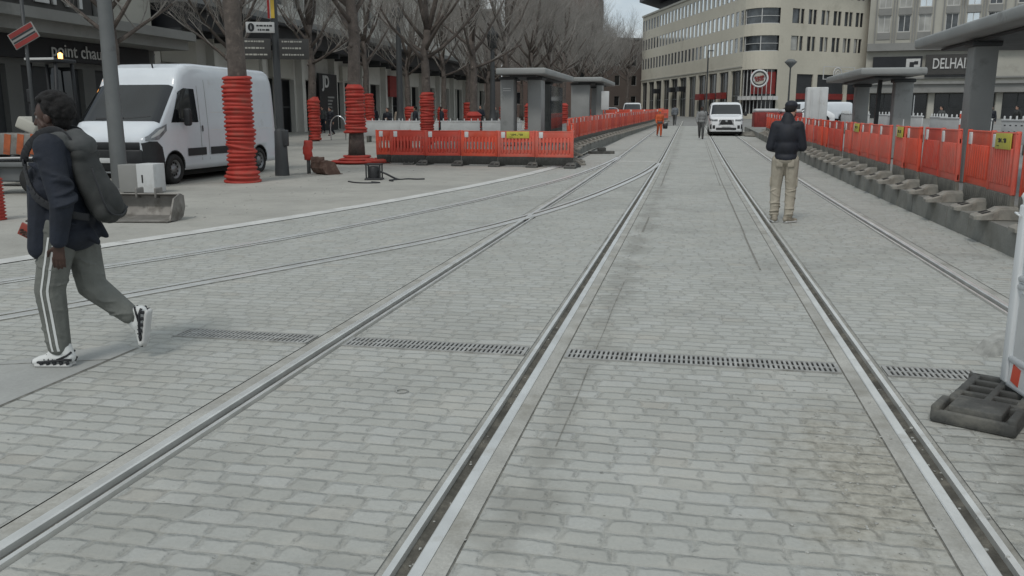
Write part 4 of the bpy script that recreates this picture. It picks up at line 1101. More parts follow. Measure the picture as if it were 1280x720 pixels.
for s in (-1, 1):
    mb = MB(); mb.box((s * .36, -.04, .80), (.055, .03, .30), mat=Matrix.Rotation(R(-24) * s, 4, 'Y')); mb.build('chrome_bar', M['chrome'], t)
car = dict(L=4.4, W=1.8, zb=.22, zt=.9, tum=.2, n=4.5, wr=.32, wheels=(.85, 3.5), mirror=(1.35, .95), mh=.16, ys=[0, .04, .1, .2, .4, .7, 1.0, 1.3, 1.6, 1.9, 2.2, 2.8, 3.4, 3.8, 4.1, 4.35, 4.4],
    top=[(0, .68), (.1, .78), (1.0, .98), (1.9, 1.44), (2.5, 1.5), (3.3, 1.44), (4.1, 1.05), (4.4, .85)], hw=[(0, .82), (.1, .92), (.5, 1.), (4., 1.), (4.4, .9)],
    side=[('side_window', [(1.35, .98), (1.95, 1.36), (3.0, 1.38), (3.5, 1.0)], 'carglass')], topp=[('windscreen', [(-.66, 1.1), (.66, 1.1), (.56, 1.82), (-.56, 1.82)], 'carglass')],
    front=[('grille', (0, 0, .55), (.9, .05, .16), 'blackplastic', .02), ('headlight', (-.62, .03, .68), (.34, .08, .12), 'lampglass', .03), ('headlight', (.62, .03, .68), (.34, .08, .12), 'lampglass', .03)])
vehicle('white_van', 'white van with its windscreen showing above the far end of the left red barriers', 'van', (-6.05, 92., gz(92)), .05, mid, M['van2'])
vehicle('parked_car', 'pale car half hidden left of the van beyond the left red barriers', 'car', (-8.2, 93., gz(93)), .1, car, M['van2'])
vehicle('white_van', 'white van parked on the far right, facing left, behind the white barriers', 'van', (8.3, 92., gz(92)), R(-82), mid, M['van'], )
vehicle('white_van', 'second white van parked on the far right behind the van facing left', 'van', (11.2, 96, gz(96)), R(-80), mid, M['van'])
vehicle('parked_car', 'white car parked in front of the far right vans', 'car', (8.6, 86, gz(86)), R(-86), car, M['van2'])

# ------------------------------------------------------------------ small loader at the left edge
t = thing('wheel_loader', 'small dark wheel loader with an open cab left of the white van', 'loader', (-15.1, 18.5, 0), R(2)); t.scale = (.72, .72, 1.06)
for (x, y) in ((-.62, -.9), (.62, -.9), (-.62, .95), (.62, .95)):
    T = Matrix.Translation((x, y, .44)) @ Matrix.Rotation(R(90) * (1 if x > 0 else -1), 4, 'Y')
    w = MB(); r = .44; w.lathe([(r * .5, -.15), (r * .9, -.16), (r, -.1), (r, .1), (r * .9, .16), (r * .5, .15)], 24, M=T)
    for q in range(18):
        an = q * math.pi / 9; w.box(T @ Vector((r * math.cos(an), r * math.sin(an), .0)), (.28, .05, .05), mat=Matrix.Rotation(-an, 4, 'X'))
    wo = w.build('wheel', M['tyre'], t); w = MB(); w.lathe([(r * .52, .14), (r * .4, .08), (.06, .10), (0, .10)], 16, M=T); w.build('rim', M['iron'], wo)
mb = MB(); mb.box((0, .85, .88), (1.0, 1.3, .62), bev=.08); mb.box((0, -.3, .62), (.7, 1.6, .35), bev=.05); mb.build('body', M['orange'], t)
mb = MB(); mb.box((0, .2, .72), (.98, .9, .2), bev=.03); mb.build('cab_floor', M['blackplastic'], t)
mb = MB()
for x in (-.5, .5):
    for y, y2 in ((-.35, -.18), (.65, .62)): mb.tube([(x, y, .75), (x * .97, y * .98, 1.6), (x * .93, y2, 2.62)], .062, 8)
mb.build('cab_frame', M['blackplastic'], t)
mb = MB(); mb.box((0, .63, 1.75), (.92, .03, 1.6), bev=.01); mb.build('rear_screen', M['carglass'], t)
mb = MB(); mb.box((-.48, .22, 1.15), (.03, .8, .75), bev=.01); mb.box((.48, .22, 1.15), (.03, .8, .75), bev=.01); mb.build('door', M['blackplastic'], t)
mb = MB(); mb.box((0, .22, 2.67), (1.12, 1.08, .09), bev=.03); ro = mb.build('cab_roof', M['blackplastic'], t)
mb = MB(); mb.box((0, -.34, 2.70), (1.06, .05, .05), bev=.01); mb.build('light_bar', M['letters'], ro)
mb = MB(); mb.lathe([(.07, 2.71), (.07, 2.83), (.0, 2.86)], 12, M=Matrix.Translation((.42, .15, 0))); mb.build('beacon', M['beacon'], ro)
mb = MB(); mb.box((0, .45, 1.15), (.5, .5, .12), bev=.04); mb.box((0, .65, 1.5), (.48, .12, .65), bev=.05); mb.build('seat', M['blackplastic'], t)
mb = MB(); mb.tube([(0, -.1, .8), (0, .05, 1.35)], .03, 8); mb.lathe([(.17, 0), (.19, .015), (.17, .03)], 16, M=Matrix.Translation((0, .06, 1.36)) @ Matrix.Rotation(R(25), 4, 'X')); mb.build('steering_wheel', M['blackplastic'], t)
for s in (-.34, .34):
    mb = MB(); mb.tube([(s, -.1, 1.0), (s, -.9, 1.05), (s, -1.6, .55), (s, -1.95, .4)], .07, 8); mb.build('lift_arm', M['darkpost'], t)
mb = MB(); mb.box((0, -2.1, .36), (1.35, .08, .5), bev=.02); mb.box((0, -2.35, .12), (1.35, .5, .04)); mb.build('front_bucket', M['darkpost'], t)
mb = MB(); mb.box((-.46, -.4, 1.9), (.16, .05, .3), bev=.03); mb.build('mirror', M['blackplastic'], t)
# trailer with striped orange and white crate in front of the loader
t = thing('tool_trailer', 'low dark trailer with orange and white striped boards at the left frame edge', 'trailer', (-13.35, 15.3, 0), R(10))
mb = MB(); mb.box((0, 0, .60), (1.7, .9, .10), bev=.02); mb.box((0, -.3, .42), (1.5, .08, .28)); mb.build('chassis', M['greypost'], t)
for x in (-.55, .55):
    T = Matrix.Translation((x, -.42, .30)) @ Matrix.Rotation(R(90), 4, 'X')
    w = MB(); w.lathe([(.16, -.09), (.29, -.09), (.30, -.05), (.30, .05), (.29, .09), (.16, .09)], 22, M=T); wo = w.build('wheel', M['tyre'], t)
    w = MB(); w.lathe([(.16, .06), (.05, .08), (0, .08)], 14, M=T); w.build('rim', M['iron'], wo)
mb = MB(); mb.box((.15, 0, 1.0), (1.15, .8, .42), bev=.02); bo = mb.build('striped_box', M['bucketsteel'], t)
mb = MB()
for i in range(4): mb.box((-.23 + i * .26, -.404, 1.0), (.13, .006, .40), mat=Matrix.Rotation(R(10), 4, 'Y'))
mb.build('orange_stripe', M['rustorange'], bo)
mb = MB(); mb.box((.35, 0, 1.36), (.42, .5, .24), mat=Matrix.Rotation(R(25), 4, 'Y'), bev=.04); mb.build('white_sack', M['palestone'], t)
mb = MB(); mb.box((-.5, 0, .95), (.4, .5, .5), bev=.05); mb.build('engine_box', M['blackplastic'], t)
mb = MB(); mb.tube([(-.8, -.46, .72), (1.2, -.46, .75)], .018, 8); mb.build('side_bar', M['letters'], t)
# ------------------------------------------------------------------ buildings
class Face:
    """vertical facade from p0 to p1 (left to right as the viewer sees it); u along, z up, n towards the viewer"""
    def __init__(s, p0, p1, parent=None, zb=0.):
        s.p0 = Vector((p0[0], p0[1], 0)); d = Vector((p1[0] - p0[0], p1[1] - p0[1], 0)); s.L = d.length; s.d = d.normalized()
        s.n = Vector((s.d.y, -s.d.x, 0)); s.zb = zb; s.parent = parent
        s.M = Matrix((s.d, s.n, Vector((0, 0, 1)))).transposed().to_4x4(); s.M.translation = s.p0     # (u, out, z)
    def P(s, u, z, o=0.): return s.p0 + s.d * u + s.n * o + Vector((0, 0, z))
    def box(s, mb, u0, u1, z0, z1, o0, o1, mi=0):
        vs = [s.P(u, z, o) for u in (u0, u1) for o in (o0, o1) for z in (z0, z1)]
        mb.add(vs, [(0, 1, 3, 2), (4, 6, 7, 5), (0, 4, 5, 1), (2, 3, 7, 6), (0, 2, 6, 4), (1, 5, 7, 3)], mi)
    def wall(s, z0, z1, holes, m, name='wall', rev=.28, back=True):
        us = sorted({0., s.L} | {h[0] for h in holes} | {h[1] for h in holes}); zs = sorted({z0, z1} | {h[2] for h in holes} | {h[3] for h in holes})
        mb = MB()
        def inh(u, z): return any(h[0] < u < h[1] and h[2] < z < h[3] for h in holes)
        for a, b in zip(us, us[1:]):
            for c, d in zip(zs, zs[1:]):
                if not inh((a + b) / 2, (c + d) / 2): mb.add([s.P(a, c), s.P(b, c), s.P(b, d), s.P(a, d)], [(0, 1, 2, 3)])
        for (a, b, c, d) in holes:
            for q in ([(a, c), (b, c)], [(b, c), (b, d)], [(b, d), (a, d)], [(a, d), (a, c)]):
                (u, z), (u2, z2) = q; mb.add([s.P(u, z), s.P(u2, z2), s.P(u2, z2, -rev), s.P(u, z, -rev)], [(0, 1, 2, 3)])
        return mb.build(name, m, s.parent)
    def window(s, h, m, bars_u=1, bars_z=0, rev=.28, fr=.06, name='window', fm=None):
        a, b, c, d = h; mb = MB(); mb.add([s.P(a, c, -rev + .02), s.P(b, c, -rev + .02), s.P(b, d, -rev + .02), s.P(a, d, -rev + .02)], [(0, 1, 2, 3)])
        w = mb.build(name, m, s.parent); mb = MB(); o0, o1 = -rev + .023, -rev + .09
        for u0, u1, z0, z1 in [(a, a + fr, c, d), (b - fr, b, c, d), (a + fr, b - fr, c, c + fr), (a + fr, b - fr, d - fr, d)]: s.box(mb, u0, u1, z0, z1, o0, o1)
        for i in range(bars_u): u = a + (b - a) * (i + 1) / (bars_u + 1); s.box(mb, u - fr / 2, u + fr / 2, c + fr, d - fr, o0, o1 - .01)
        for i in range(bars_z): z = c + (d - c) * (i + 1) / (bars_z + 1); s.box(mb, a + fr, b - fr, z - fr / 2, z + fr / 2, o0, o1 - .02)
        mb.build('frame', fm or M['frame'], w); return w

# --- cream office building, right of the street end
root = thing('office_building', 'long cream office building with strip windows and rounded corner behind the oncoming van', 'building')
base = .75
rows = [9.05, 12.2, 15.35]
f = Face((-8.7, 154.4), (5.9, 111.5), root)
holes = []; stores = []
n = 28; pit = f.L / n
for z in rows:
    for i in range(n): holes.append((pit * i + .30, pit * (i + 1) - .30, z, z + 1.75))
nb = 11; pb = f.L / nb
for i in range(nb): stores.append((pb * i + .45, pb * (i + 1) - .45, base + .05, 6.9))
f.wall(base - .5, 18.0, holes + stores, M['cream'], rev=.35)
for h in holes: f.window(h, M['skyglass'] if (h[2] > 10 and h[0] > 9) or (h[0] > 30) else M['winglass'], 0, 0, rev=.10, fr=.05)
for i, h in enumerate(stores):
    f.window(h, M['shopglass'], 2, 1, rev=.34, fr=.12, name='shop_window', fm=M['greypost'])
    if i in (7, 8, 9):
        mb = MB(); f.box(mb, h[0] + .6, h[1] - .6, 3.55, 4.35, -.1, .55); mb.build('awning', M['maroon'], root)
    if i in (2, 4, 5):
        mb = MB(); f.box(mb, h[0] + .8, h[1] - .9, 4.9, 5.6, -.1, .8); mb.build('shop_sign', M['blackpanel'], root)
mb = MB(); f.box(mb, 0, f.L, 7.25, 7.4, .0, .10); f.box(mb, 0, f.L, 17.7, 18.0, .0, .18); mb.build('string_course', M['creampier'], root)
# rounded corner
a0 = Vector((5.9, 111.5, 0)); a1 = Vector((9.9, 110.4, 0)); mid_ = Vector((7.5, 108.85, 0)); cpts = []
for i in range(9):
    q = i / 8; cpts.append(a0 * (1 - q) ** 2 + mid_ * 2 * q * (1 - q) + a1 * q * q)
WB = [MB() for _ in range(5)]; GB = [MB() for _ in range(4)]; fr = MB(); sg = MB(); cn = MB()
for i in range(8):
    c = Face(cpts[i], cpts[i + 1], root)
    bands = [(base - .5, base + .9), (6.9, rows[0] - .05)] + [(rows[j] + 1.75, rows[j + 1] - .05) for j in range(2)] + [(rows[2] + 1.75, 18.)]
    for q, (z0, z1) in enumerate(bands): c.box(WB[q], 0, c.L, z0, z1, -.4, 0)
    for q, z in enumerate(rows):
        c.box(GB[q], 0, c.L, z - .05, z + 1.75, -.3, -.22); c.box(fr, 0, c.L, z + .82, z + .88, -.22, -.14); c.box(fr, 0, c.L, z - .05, z + .03, -.22, -.12)
        if i % 4 == 0: c.box(fr, 0, .1, z, z + 1.75, -.22, -.13)
    c.box(GB[3], 0, c.L, base + .9, 6.9, -.35, -.28); c.box(cn, 0, c.L, 3.3, 3.75, -.25, .5)
    c.box(fr, 0, .09, base + .9, 6.9, -.28, -.2)
    c.box(sg, 0, c.L, 4.0, 6.6, -.27, -.22) if i not in (0, 1) else None
for q in WB: q.build('corner_wall', M['cream'], root)
for q, m_ in zip(GB, ('winglass', 'winglass', 'winglass', 'shopglass')): q.build('corner_window', M[m_], root)
fr.build('corner_frame', M['letters'], root)
cn.build('corner_canopy', M['letters'], root); sg.build('red_fascia', M['maroon'], root)
# round restaurant emblem
nrm = Vector((-.15, -1, 0)).normalized(); pos = Vector((7.75, 108.6, 5.75)); T = face_to(pos, nrm)
mb = MB(); mb.lathe([(0, -.1), (1.0, -.1), (1.05, 0), (.98, .06), (.86, .06), (.86, .02), (0, .02)], 36, M=T); em = mb.build('round_sign', M['reflect'], root)
mb = MB(); mb.lathe([(.84, .026), (.70, .026)], 36, M=T); mb.build('sign_ring', M['brownsign'], em)
mb = MB()
for s in (1, -1):
    poly = [(.56 * math.cos(a) , .12 + .42 * math.sin(a)) for a in [math.pi * q / 12 for q in range(13)]]
    poly = [(x, s * (y + .12)) for x, y in poly]
    mb.prism(poly if s > 0 else poly[::-1], .03, .07, M=T)
mb.build('bun_shape', M['creampier'], em)
text_mesh('emblem_letters', 'BURGER', .30, .04, M['maroon'], em, T @ Matrix.Translation((0, .15, .09)) @ Matrix.Rotation(R(12), 4, 'Z'), bold=.02)
text_mesh('emblem_letters', 'KING', .40, .04, M['maroon'], em, T @ Matrix.Translation((.04, -.16, .09)) @ Matrix.Rotation(R(12), 4, 'Z'), bold=.02)
# front facade right of the corner
f = Face((9.9, 110.4), (24.0, 121.5), root)
holes = []
for z in rows:
    for j, u in enumerate((1.9, 4.5, 6.6, 8.6, 10.5, 12.4)):
        w = (1.2 if j == 0 else .62)
        holes.append((u, u + w, z + (.1), z + 1.8)); holes.append((u + w + .15, u + w + .15 + .55, z + .1, z + 1.8))
st = [(3.2, 5.9, base, 6.4), (6.6, 11.2, base, 6.4), (11.8, 16.5, base, 6.4)]
f.wall(base - .5, 18.0, holes + st, M['cream'], rev=.3)
wr_ = random.Random(12)
for h in holes: f.window(h, M[wr_.choice(('winglass', 'winglass', 'winglass', 'blind', 'shopglass'))], 0, 0, rev=.22, fr=.05, fm=M['darkpost'])
for i, h in enumerate(st):
    f.window(h, M['shopglass'], 2, 1, rev=.3, fr=.12, name='shop_window', fm=M['greypost'])
    mb = MB(); f.box(mb, h[0], h[1], 3.4, 4.1, -.25, -.1); mb.build('shop_fascia', M['maroon'], root)
T = face_to(f.P(9.3, 6.55, .6), f.n)
mb = MB(); mb.lathe([(.75, 0), (.75, .05), (.58, .05), (.58, 0)], 28, M=T); mb.lathe([(.40, 0), (.40, .05), (.26, .05), (.26, 0)], 24, M=T); mb.lathe([(.13, .05), (0, .05)], 16, M=T); mb.build('target_emblem', M['letters'], root)
mb = MB()
for u0, u1, z0, z1 in ((6.9, 12.2, 7.3, 7.38), (6.9, 12.2, 5.8, 5.88), (6.9, 7., 5.88, 7.3), (12.1, 12.2, 5.88, 7.3), (10.4, 11.5, 6.9, 6.97), (10.4, 11.5, 6.2, 6.27)): f.box(mb, u0, u1, z0, z1, .55, .62)
mb.build('emblem_outline', M['letters'], root)
# rear, roof, penthouse with the dark overhanging roof slab
mb = MB(); poly = [(-8.7, 154.4), (5.9, 111.5), (7.5, 109.8), (9.9, 110.4), (24, 121.5), (24, 160), (-2, 170)]
poly = [(x + .3, y + .5) for x, y in poly]; mb.prism(poly, base, 17.6); mb.build('inner_block', M['darkroof'], root)
mb = MB(); poly = [(-5.9, 153.5), (8.6, 112.8), (23, 124), (22, 158), (-1, 165)]; mb.prism(poly, 17.6, 19.9); mb.build('penthouse', M['darkroof'], root)
mb = MB(); poly = [(-9.2, 151.5), (4.7, 110.2), (9.5, 107.8), (25, 119.), (25, 162), (-3, 172)]; mb.prism(poly, 19.9, 20.9); mb.build('roof_slab', M['darkroof'], root)

# --- supermarket building on the right
root = thing('supermarket_building', 'pale stone building with paired windows above a DELHAIZE shop sign', 'building')
f = Face((21.3, 118.4), (66., 110.8), root)
holes = []; g = 0; u = 1.05
ws = []
while u < 44:
    for j in range(3): ws.append(u + j * 2.28)
    u += 7.55
zz = [11.55, 14.45, 17.4]
for z in zz:
    for w in ws: holes.append((w, w + 1.42, z, z + 2.05))
holes = [h for h in holes if h[1] < f.L - .3]
st = [(a, a + 6.6, base, 4.15) for a in (.8, 8.2, 15.6, 23., 30.4, 37.4)]
f.wall(base - .5, 21.5, holes + st, M['palestone'], rev=.25)
for h in holes:
    f.window(h, M[wr_.choice(('winglass', 'winglass', 'shopglass', 'blind', 'skyglass'))], 1, 0, rev=.2, fr=.09, fm=M['letters'])
mb = MB()
for h in holes: f.box(mb, h[0] - .05, h[1] + .05, h[2] - .85, h[2] - .05, .0, .08)
for w in ws:
    for d in (-.35, 1.62): f.box(mb, w + d, w + d + .16, 10., 21., .0, .14)
mb.build('sill_panels', M['greystone'], root)
mb = MB(); f.box(mb, 0, f.L, 4.2, 5.2, .0, 1.3); f.box(mb, 0, f.L, 5.2, 5.5, .0, 1.6); mb.build('canopy', M['greystone'], root)
mb = MB(); f.box(mb, 0, f.L, 9.3, 10.2, .0, .8); f.box(mb, 0, f.L, 5.9, 6.1, .003, .3); mb.build('cornice', M['greystone'], root)
for a in (.0, 7.4, 14.8, 22.2, 29.6, 37.0):
    mb = MB(); f.box(mb, a + .05, a + .75, base, 4.2, .0, .35); mb.build('pilaster', M['palestone'], root)
for h in st: f.window(h, M['shopglass'], 3, 1, rev=.24, fr=.10, name='shop_window', fm=M['darkpost'])
mb = MB(); f.box(mb, 6.8, 12.9, 6.35, 8.75, .03, .5); sb = mb.build('sign_board', M['brownsign'], root)
text_mesh('sign_letters', 'DELHAIZE', 1.75, .08, M['letters'], sb, face_to(f.P(10.0, 7.6, .55), f.n), bold=.02, sx=.62)
mb = MB(); f.box(mb, 6.8, 12.9, 6.12, 6.3, .32, .5); mb.build('sign_trim', M['blackpanel'], root)
mb = MB(); f.box(mb, .8, 6.4, 7.05, 8.6, .03, .5); sb = mb.build('dark_sign', M['blackpanel'], root)
mb = MB(); f.box(mb, 4.6, 6.2, 7.3, 8.3, .5, .56); wb = mb.build('white_plate', M['letters'], sb)
mb = MB(); f.box(mb, 5.0, 5.5, 7.3, 7.9, .56, .6); f.box(mb, 5.503, 5.95, 7.6, 8.0, .56, .6); mb.build('dark_mark', M['ink'], wb)
mb = MB(); f.box(mb, 19.2, 20.5, 7.2, 8.5, .03, .4); sb = mb.build('square_sign', M['blackpanel'], root)
text_mesh('sign_letters', 'R', .8, .04, M['letters'], sb, face_to(f.P(19.85, 7.85, .43), f.n))
mb = MB(); f.box(mb, 18.9, 27., 6.1, 6.95, .31, .5); mb.build('shop_fascia', M['blackpanel'], root)
mb = MB(); f.box(mb, 21.6, 26., 7.2, 8.5, .03, .3); mb.build('pale_sign', M['greystone'], root)
mb = MB(); mb.prism([(22.3, 119), (66, 111.7), (66, 140), (22.3, 145)], base, 21.); mb.build('inner_block', M['darkroof'], root)

# --- brick blocks beyond the trees on the left
def block(name, label, p0, p1, depth, z1, m, wins):
    root = thing(name, label, 'building'); f = Face(p0, p1, root); hs = []
    for z in wins[1]:
        u = 1.2
        while u < f.L - 1.6: hs.append((u, u + 1.0, z, z + 1.7)); u += wins[0]
    w = f.wall(.2, z1, hs, m, rev=.2)
    for h in hs: f.window(h, M['shopglass'], 0, 0, rev=.18, fr=.06)
    mb = MB(); b0 = f.P(f.L, 0, -depth); b1 = f.P(0, 0, -depth)
    mb.prism([(p0[0], p0[1] + .3), (p1[0], p1[1] + .3), (b0.x, b0.y), (b1.x, b1.y)], .2, z1 - .05); mb.build('side_wall', m, root)
    mb = MB(); f.box(mb, -.1, f.L + .1, z1, z1 + .3, -.4, .12); mb.build('coping', M['greystone'], root)
block('brick_tower', 'plain brown brick tower block rising above the trees left of the sky gap', (-26., 124.), (-13.2, 124.5), 12, 18.4, M['brick'], (4.4, [3, 6.2]))
block('brick_house', 'low dull brown brick building behind the trees, left of the cream building', (-17., 151), (-8.5, 156.), 14, 14.2, M['brick2'], (3.2, [3., 6.5, 9.8]))
block('grey_block', 'grey brown block behind the bare trees in the middle left', (-40., 118.), (-26.3, 121.), 12, 15.5, M['brick2'], (3.2, [3., 6.5, 9.8, 13]))

# --- shopping gallery on the left (with the big letters), nearest part
root = thing('gallery_building', 'dark gallery building with large pale letters and a point chaud shop sign', 'building')
f = Face((-26, 12.), (-26, 39.3), root)     # viewer on +x side: u runs away from the viewer
hs = []
u = .8
while u < 26: hs.append((u, u + 3.6, .15, 3.5)); u += 4.4
up = [(u2, u2 + 1.6, 8.4, 10.6) for u2 in (1, 4, 7, 10, 13, 16, 19, 22, 25)]
f.wall(-.3, 12.5, hs + up, M['gallerywall'], rev=.4)
for h in hs: f.window(h, M['darkshop'], 1, 1, rev=.38, fr=.1, name='shop_window', fm=M['darkpost'])
for h in up: f.window(h, M['winglass'], 1, 0, rev=.3, fr=.08)
mb = MB(); f.box(mb, 0, f.L - .0, 4.62, 5.05, .003, 1.9); f.box(mb, 0, f.L + .1, 5.05, 5.45, .003, 2.3); mb.build('cornice', M['greystone'], root)
mb = MB(); f.box(mb, 0, f.L - 1., 3.75, 4.6, .003, .4); fa = mb.build('black_fascia', M['blackpanel'], root)
tm = face_to(f.P(21.4, 4.15, .44), f.n)
text_mesh('shop_letters', 'point chaud', .74, .03, M['letters'], fa, tm, bold=.004)
mb = MB(); f.box(mb, 2., 22.6, 5.75, 7.7, .1, .28); sb = mb.build('sign_board', M['brownsign'], root)
text_mesh('sign_letters', 'SAINT-LAMBERT', 1.75, .1, M['letters'], sb, face_to(f.P(22.4, 6.5, .34), f.n), align='RIGHT', sx=1.15)
mb = MB(); f.box(mb, 22.9, 23.2, 5.5, 8.0, .1, .45); f.box(mb, 1.6, 1.9, 5.5, 8., .1, .45); mb.build('sign_post', M['greystone'], root)
mb = MB(); f.box(mb, 23.6, 27.0, 5.5, 7.9, .1, .2); mb.build('pale_panel', M['palestone'], root)
mb = MB(); mb.box((-32, 25.6, 6), (11.5, 27, 12.4)); mb.build('inner_block', M['darkroof'], root)

# --- arcade building on the left with the long dark canopy
root = thing('arcade_building', 'long pale arcade of shops with a dark canopy behind the bare trees', 'building')
f = Face((-26.6, 39.4), (-26.6, 112.), root)
hs = []; n = 13; p = f.L / n
for i in range(n):
    u = i * p; hs += [(u + .75, u + 2.95, gz(42 + u) - .1, 3.75 + .012 * u), (u + 3.2, u + 5.45, gz(42 + u) - .1, 3.75 + .012 * u)]
up = []
for i in range(26): up.append((i * 2.75 + .6, i * 2.75 + 2.1, 8.6, 10.7))
f.wall(-.3, 13.5, hs + up, M['palewall'], rev=.45)
for i, h in enumerate(hs): f.window(h, M['darkshop'], 1 if i % 2 else 0, 1 if i % 3 else 0, rev=.43, fr=.09, name='shop_window', fm=M['darkpost'])
for h in up: f.window(h, M['winglass'], 1, 0, rev=.3, fr=.08)
mb = MB(); f.box(mb, .2, f.L, 5.75, 6.75, .003, 2.2); f.box(mb, .2, f.L, 6.75, 6.95, .003, 2.6); mb.build('canopy', M['blackpanel'], root)
for i in range(n * 2): mb = MB(); f.box(mb, i * p / 2 + .2, i * p / 2 + .45, 5.45, 5.75, .003, 2.0); mb.build('canopy_rib', M['darkpost'], root)
mb = MB(); f.box(mb, 0, f.L, 7.3, 7.8, .003, .5); f.box(mb, 0, f.L, 12.6, 13.5, .003, .6); mb.build('cornice', M['greystone'], root)
for i in range(n):
    mb = MB(); f.box(mb, i * p + .1, i * p + .6, gz(42 + i * p) - .1, 5.7, .0, .5); mb.build('pillar', M['palewall'], root)
for i, (u, w, z0, z1, m) in enumerate(((1.0, 3.2, 4.2, 5.5, 'palestone'), (8.6, 2.6, 3.9, 5.2, 'creampier'), (13., 3., 3.9, 5.3, 'palestone'), (24.5, 3, 4.1, 5.2, 'creampier'))):
    mb = MB(); f.box(mb, u, u + w, z0, z1, .02, .3); mb.build('pale_fascia', M[m], root)
mb = MB(); f.box(mb, .3, 6.5, 3.2, 4.0, .51, .7); mb.build('black_fascia', M['blackpanel'], root)
mb = MB(); f.box(mb, 19.2, 22.4, gz(60), 4.45, .52, .68); bp = mb.build('black_shopfront', M['blackpanel'], root)
text_mesh('shop_letters', 'JD', 1.15, .04, M['letters'], bp, face_to(f.P(20.3, 3.85, .71), f.n), bold=.03)
mb = MB(); rr = random.Random(4)
for i in range(7): f.box(mb, 20.6, 20.6 + rr.uniform(.6, 1.2), 1.3 + i * .24, 1.42 + i * .24, .68, .71)
mb.build('pale_marks', M['greystone'], bp)
mb = MB(); f.box(mb, 34., 36.6, 3.1, 4.9, .52, .75); mb.build('red_shop_sign', M['maroon'], root)
mb = MB(); mb.box((-33, 75.7, 6), (11.9, 72.4, 14.5)); mb.build('inner_block', M['darkroof'], root)
# ------------------------------------------------------------------ people
V = Vector
def voxel_mesh(name, shapes, m, vox=.012, smooth=6, factor=.5):
    """one continuous surface grown over tapered limbs and rounded masses"""
    bm = bmesh.new()
    for s in shapes:
        b = bmesh.new()
        if s[0] == 'C':
            _, a, c, ra, rb = s
            for p, r in ((a, ra), (c, rb)):
                bmesh.ops.create_icosphere(b, subdivisions=2, radius=r, matrix=Matrix.Translation(V(p)))
            res = bmesh.ops.convex_hull(b, input=b.verts[:])
            junk = list({g for k in ('geom_interior', 'geom_unused') for g in res[k] if isinstance(g, bmesh.types.BMVert)})
            bmesh.ops.delete(b, geom=junk, context='VERTS')
        else:
            _, c, r, rot = s
            bmesh.ops.create_icosphere(b, subdivisions=3, radius=1, matrix=Matrix.Translation(V(c)) @ Euler(rot).to_matrix().to_4x4() @ Matrix.Diagonal((*r, 1)))
        me = bpy.data.meshes.new('tmp'); b.to_mesh(me); b.free(); bm.from_mesh(me); bpy.data.meshes.remove(me)
    me = bpy.data.meshes.new('tmp'); bm.to_mesh(me); bm.free()
    o = bpy.data.objects.new('tmp', me); COL.objects.link(o)
    r = o.modifiers.new('r', 'REMESH'); r.mode = 'VOXEL'; r.voxel_size = vox
    s = o.modifiers.new('s', 'SMOOTH'); s.factor = factor; s.iterations = smooth
    dg = bpy.context.evaluated_depsgraph_get(); out = bpy.data.meshes.new_from_object(o.evaluated_get(dg))
    bpy.data.objects.remove(o); bpy.data.meshes.remove(me)
    out.name = name; out.materials.clear()
    for x in (m if isinstance(m, list) else [m]): out.materials.append(x)
    out.polygons.foreach_set('use_smooth', [True] * len(out.polygons)); out.update()
    return out
def part(name, me, parent):
    o = bpy.data.objects.new(name, me); COL.objects.link(o); o.parent = parent; return o
def Cp(a, b, ra, rb): return ('C', a, b, ra, rb)
def El(c, r, rot=(0, 0, 0)): return ('E', c, r, rot)
def chain(pts, rs): return [Cp(pts[i], pts[i + 1], rs[i], rs[i + 1]) for i in range(len(pts) - 1)]
def off(p, d): return V(p) + V(d)

def hand(w, d, palm, side, curl=.5, s=1.0):
    """w wrist, d pointing to the fingertips, palm = palm normal; side +1 puts the thumb along d x palm"""
    d = V(d).normalized(); pn = V(palm); pn = (pn - d * pn.dot(d)).normalized(); ac = d.cross(pn).normalized() * side
    sh = []; w = V(w)
    for k in (-.026, -.009, .009, .026): sh.append(Cp(w + d * .01 + ac * k * .6 * s, w + d * .092 * s + ac * k * s, .013 * s, .011 * s))
    for k, L in ((.029, .070), (.010, .080), (-.010, .075), (-.028, .060)):
        p = w + d * .092 * s + ac * k * 1.05 * s; dd = d.copy(); r = .0095 * s
        for i, q in enumerate((.44, .31, .25)):
            an = curl * (.55, .8, .6)[i]; dd = (dd * math.cos(an) + (pn * math.cos(0) * math.sin(an))).normalized()
            n = p + dd * L * q * s; sh.append(Cp(p, n, r, r * .9)); p = n; r *= .9
    b = w + d * .03 * s + ac * .026 * s; t1 = b + (d * .6 + ac * .75 + pn * .25).normalized() * .045 * s; t2 = t1 + (d * .9 + ac * .2 + pn * .4).normalized() * .035 * s
    sh += [Cp(b, t1, .013 * s, .011 * s), Cp(t1, t2, .011 * s, .008 * s)]
    return sh
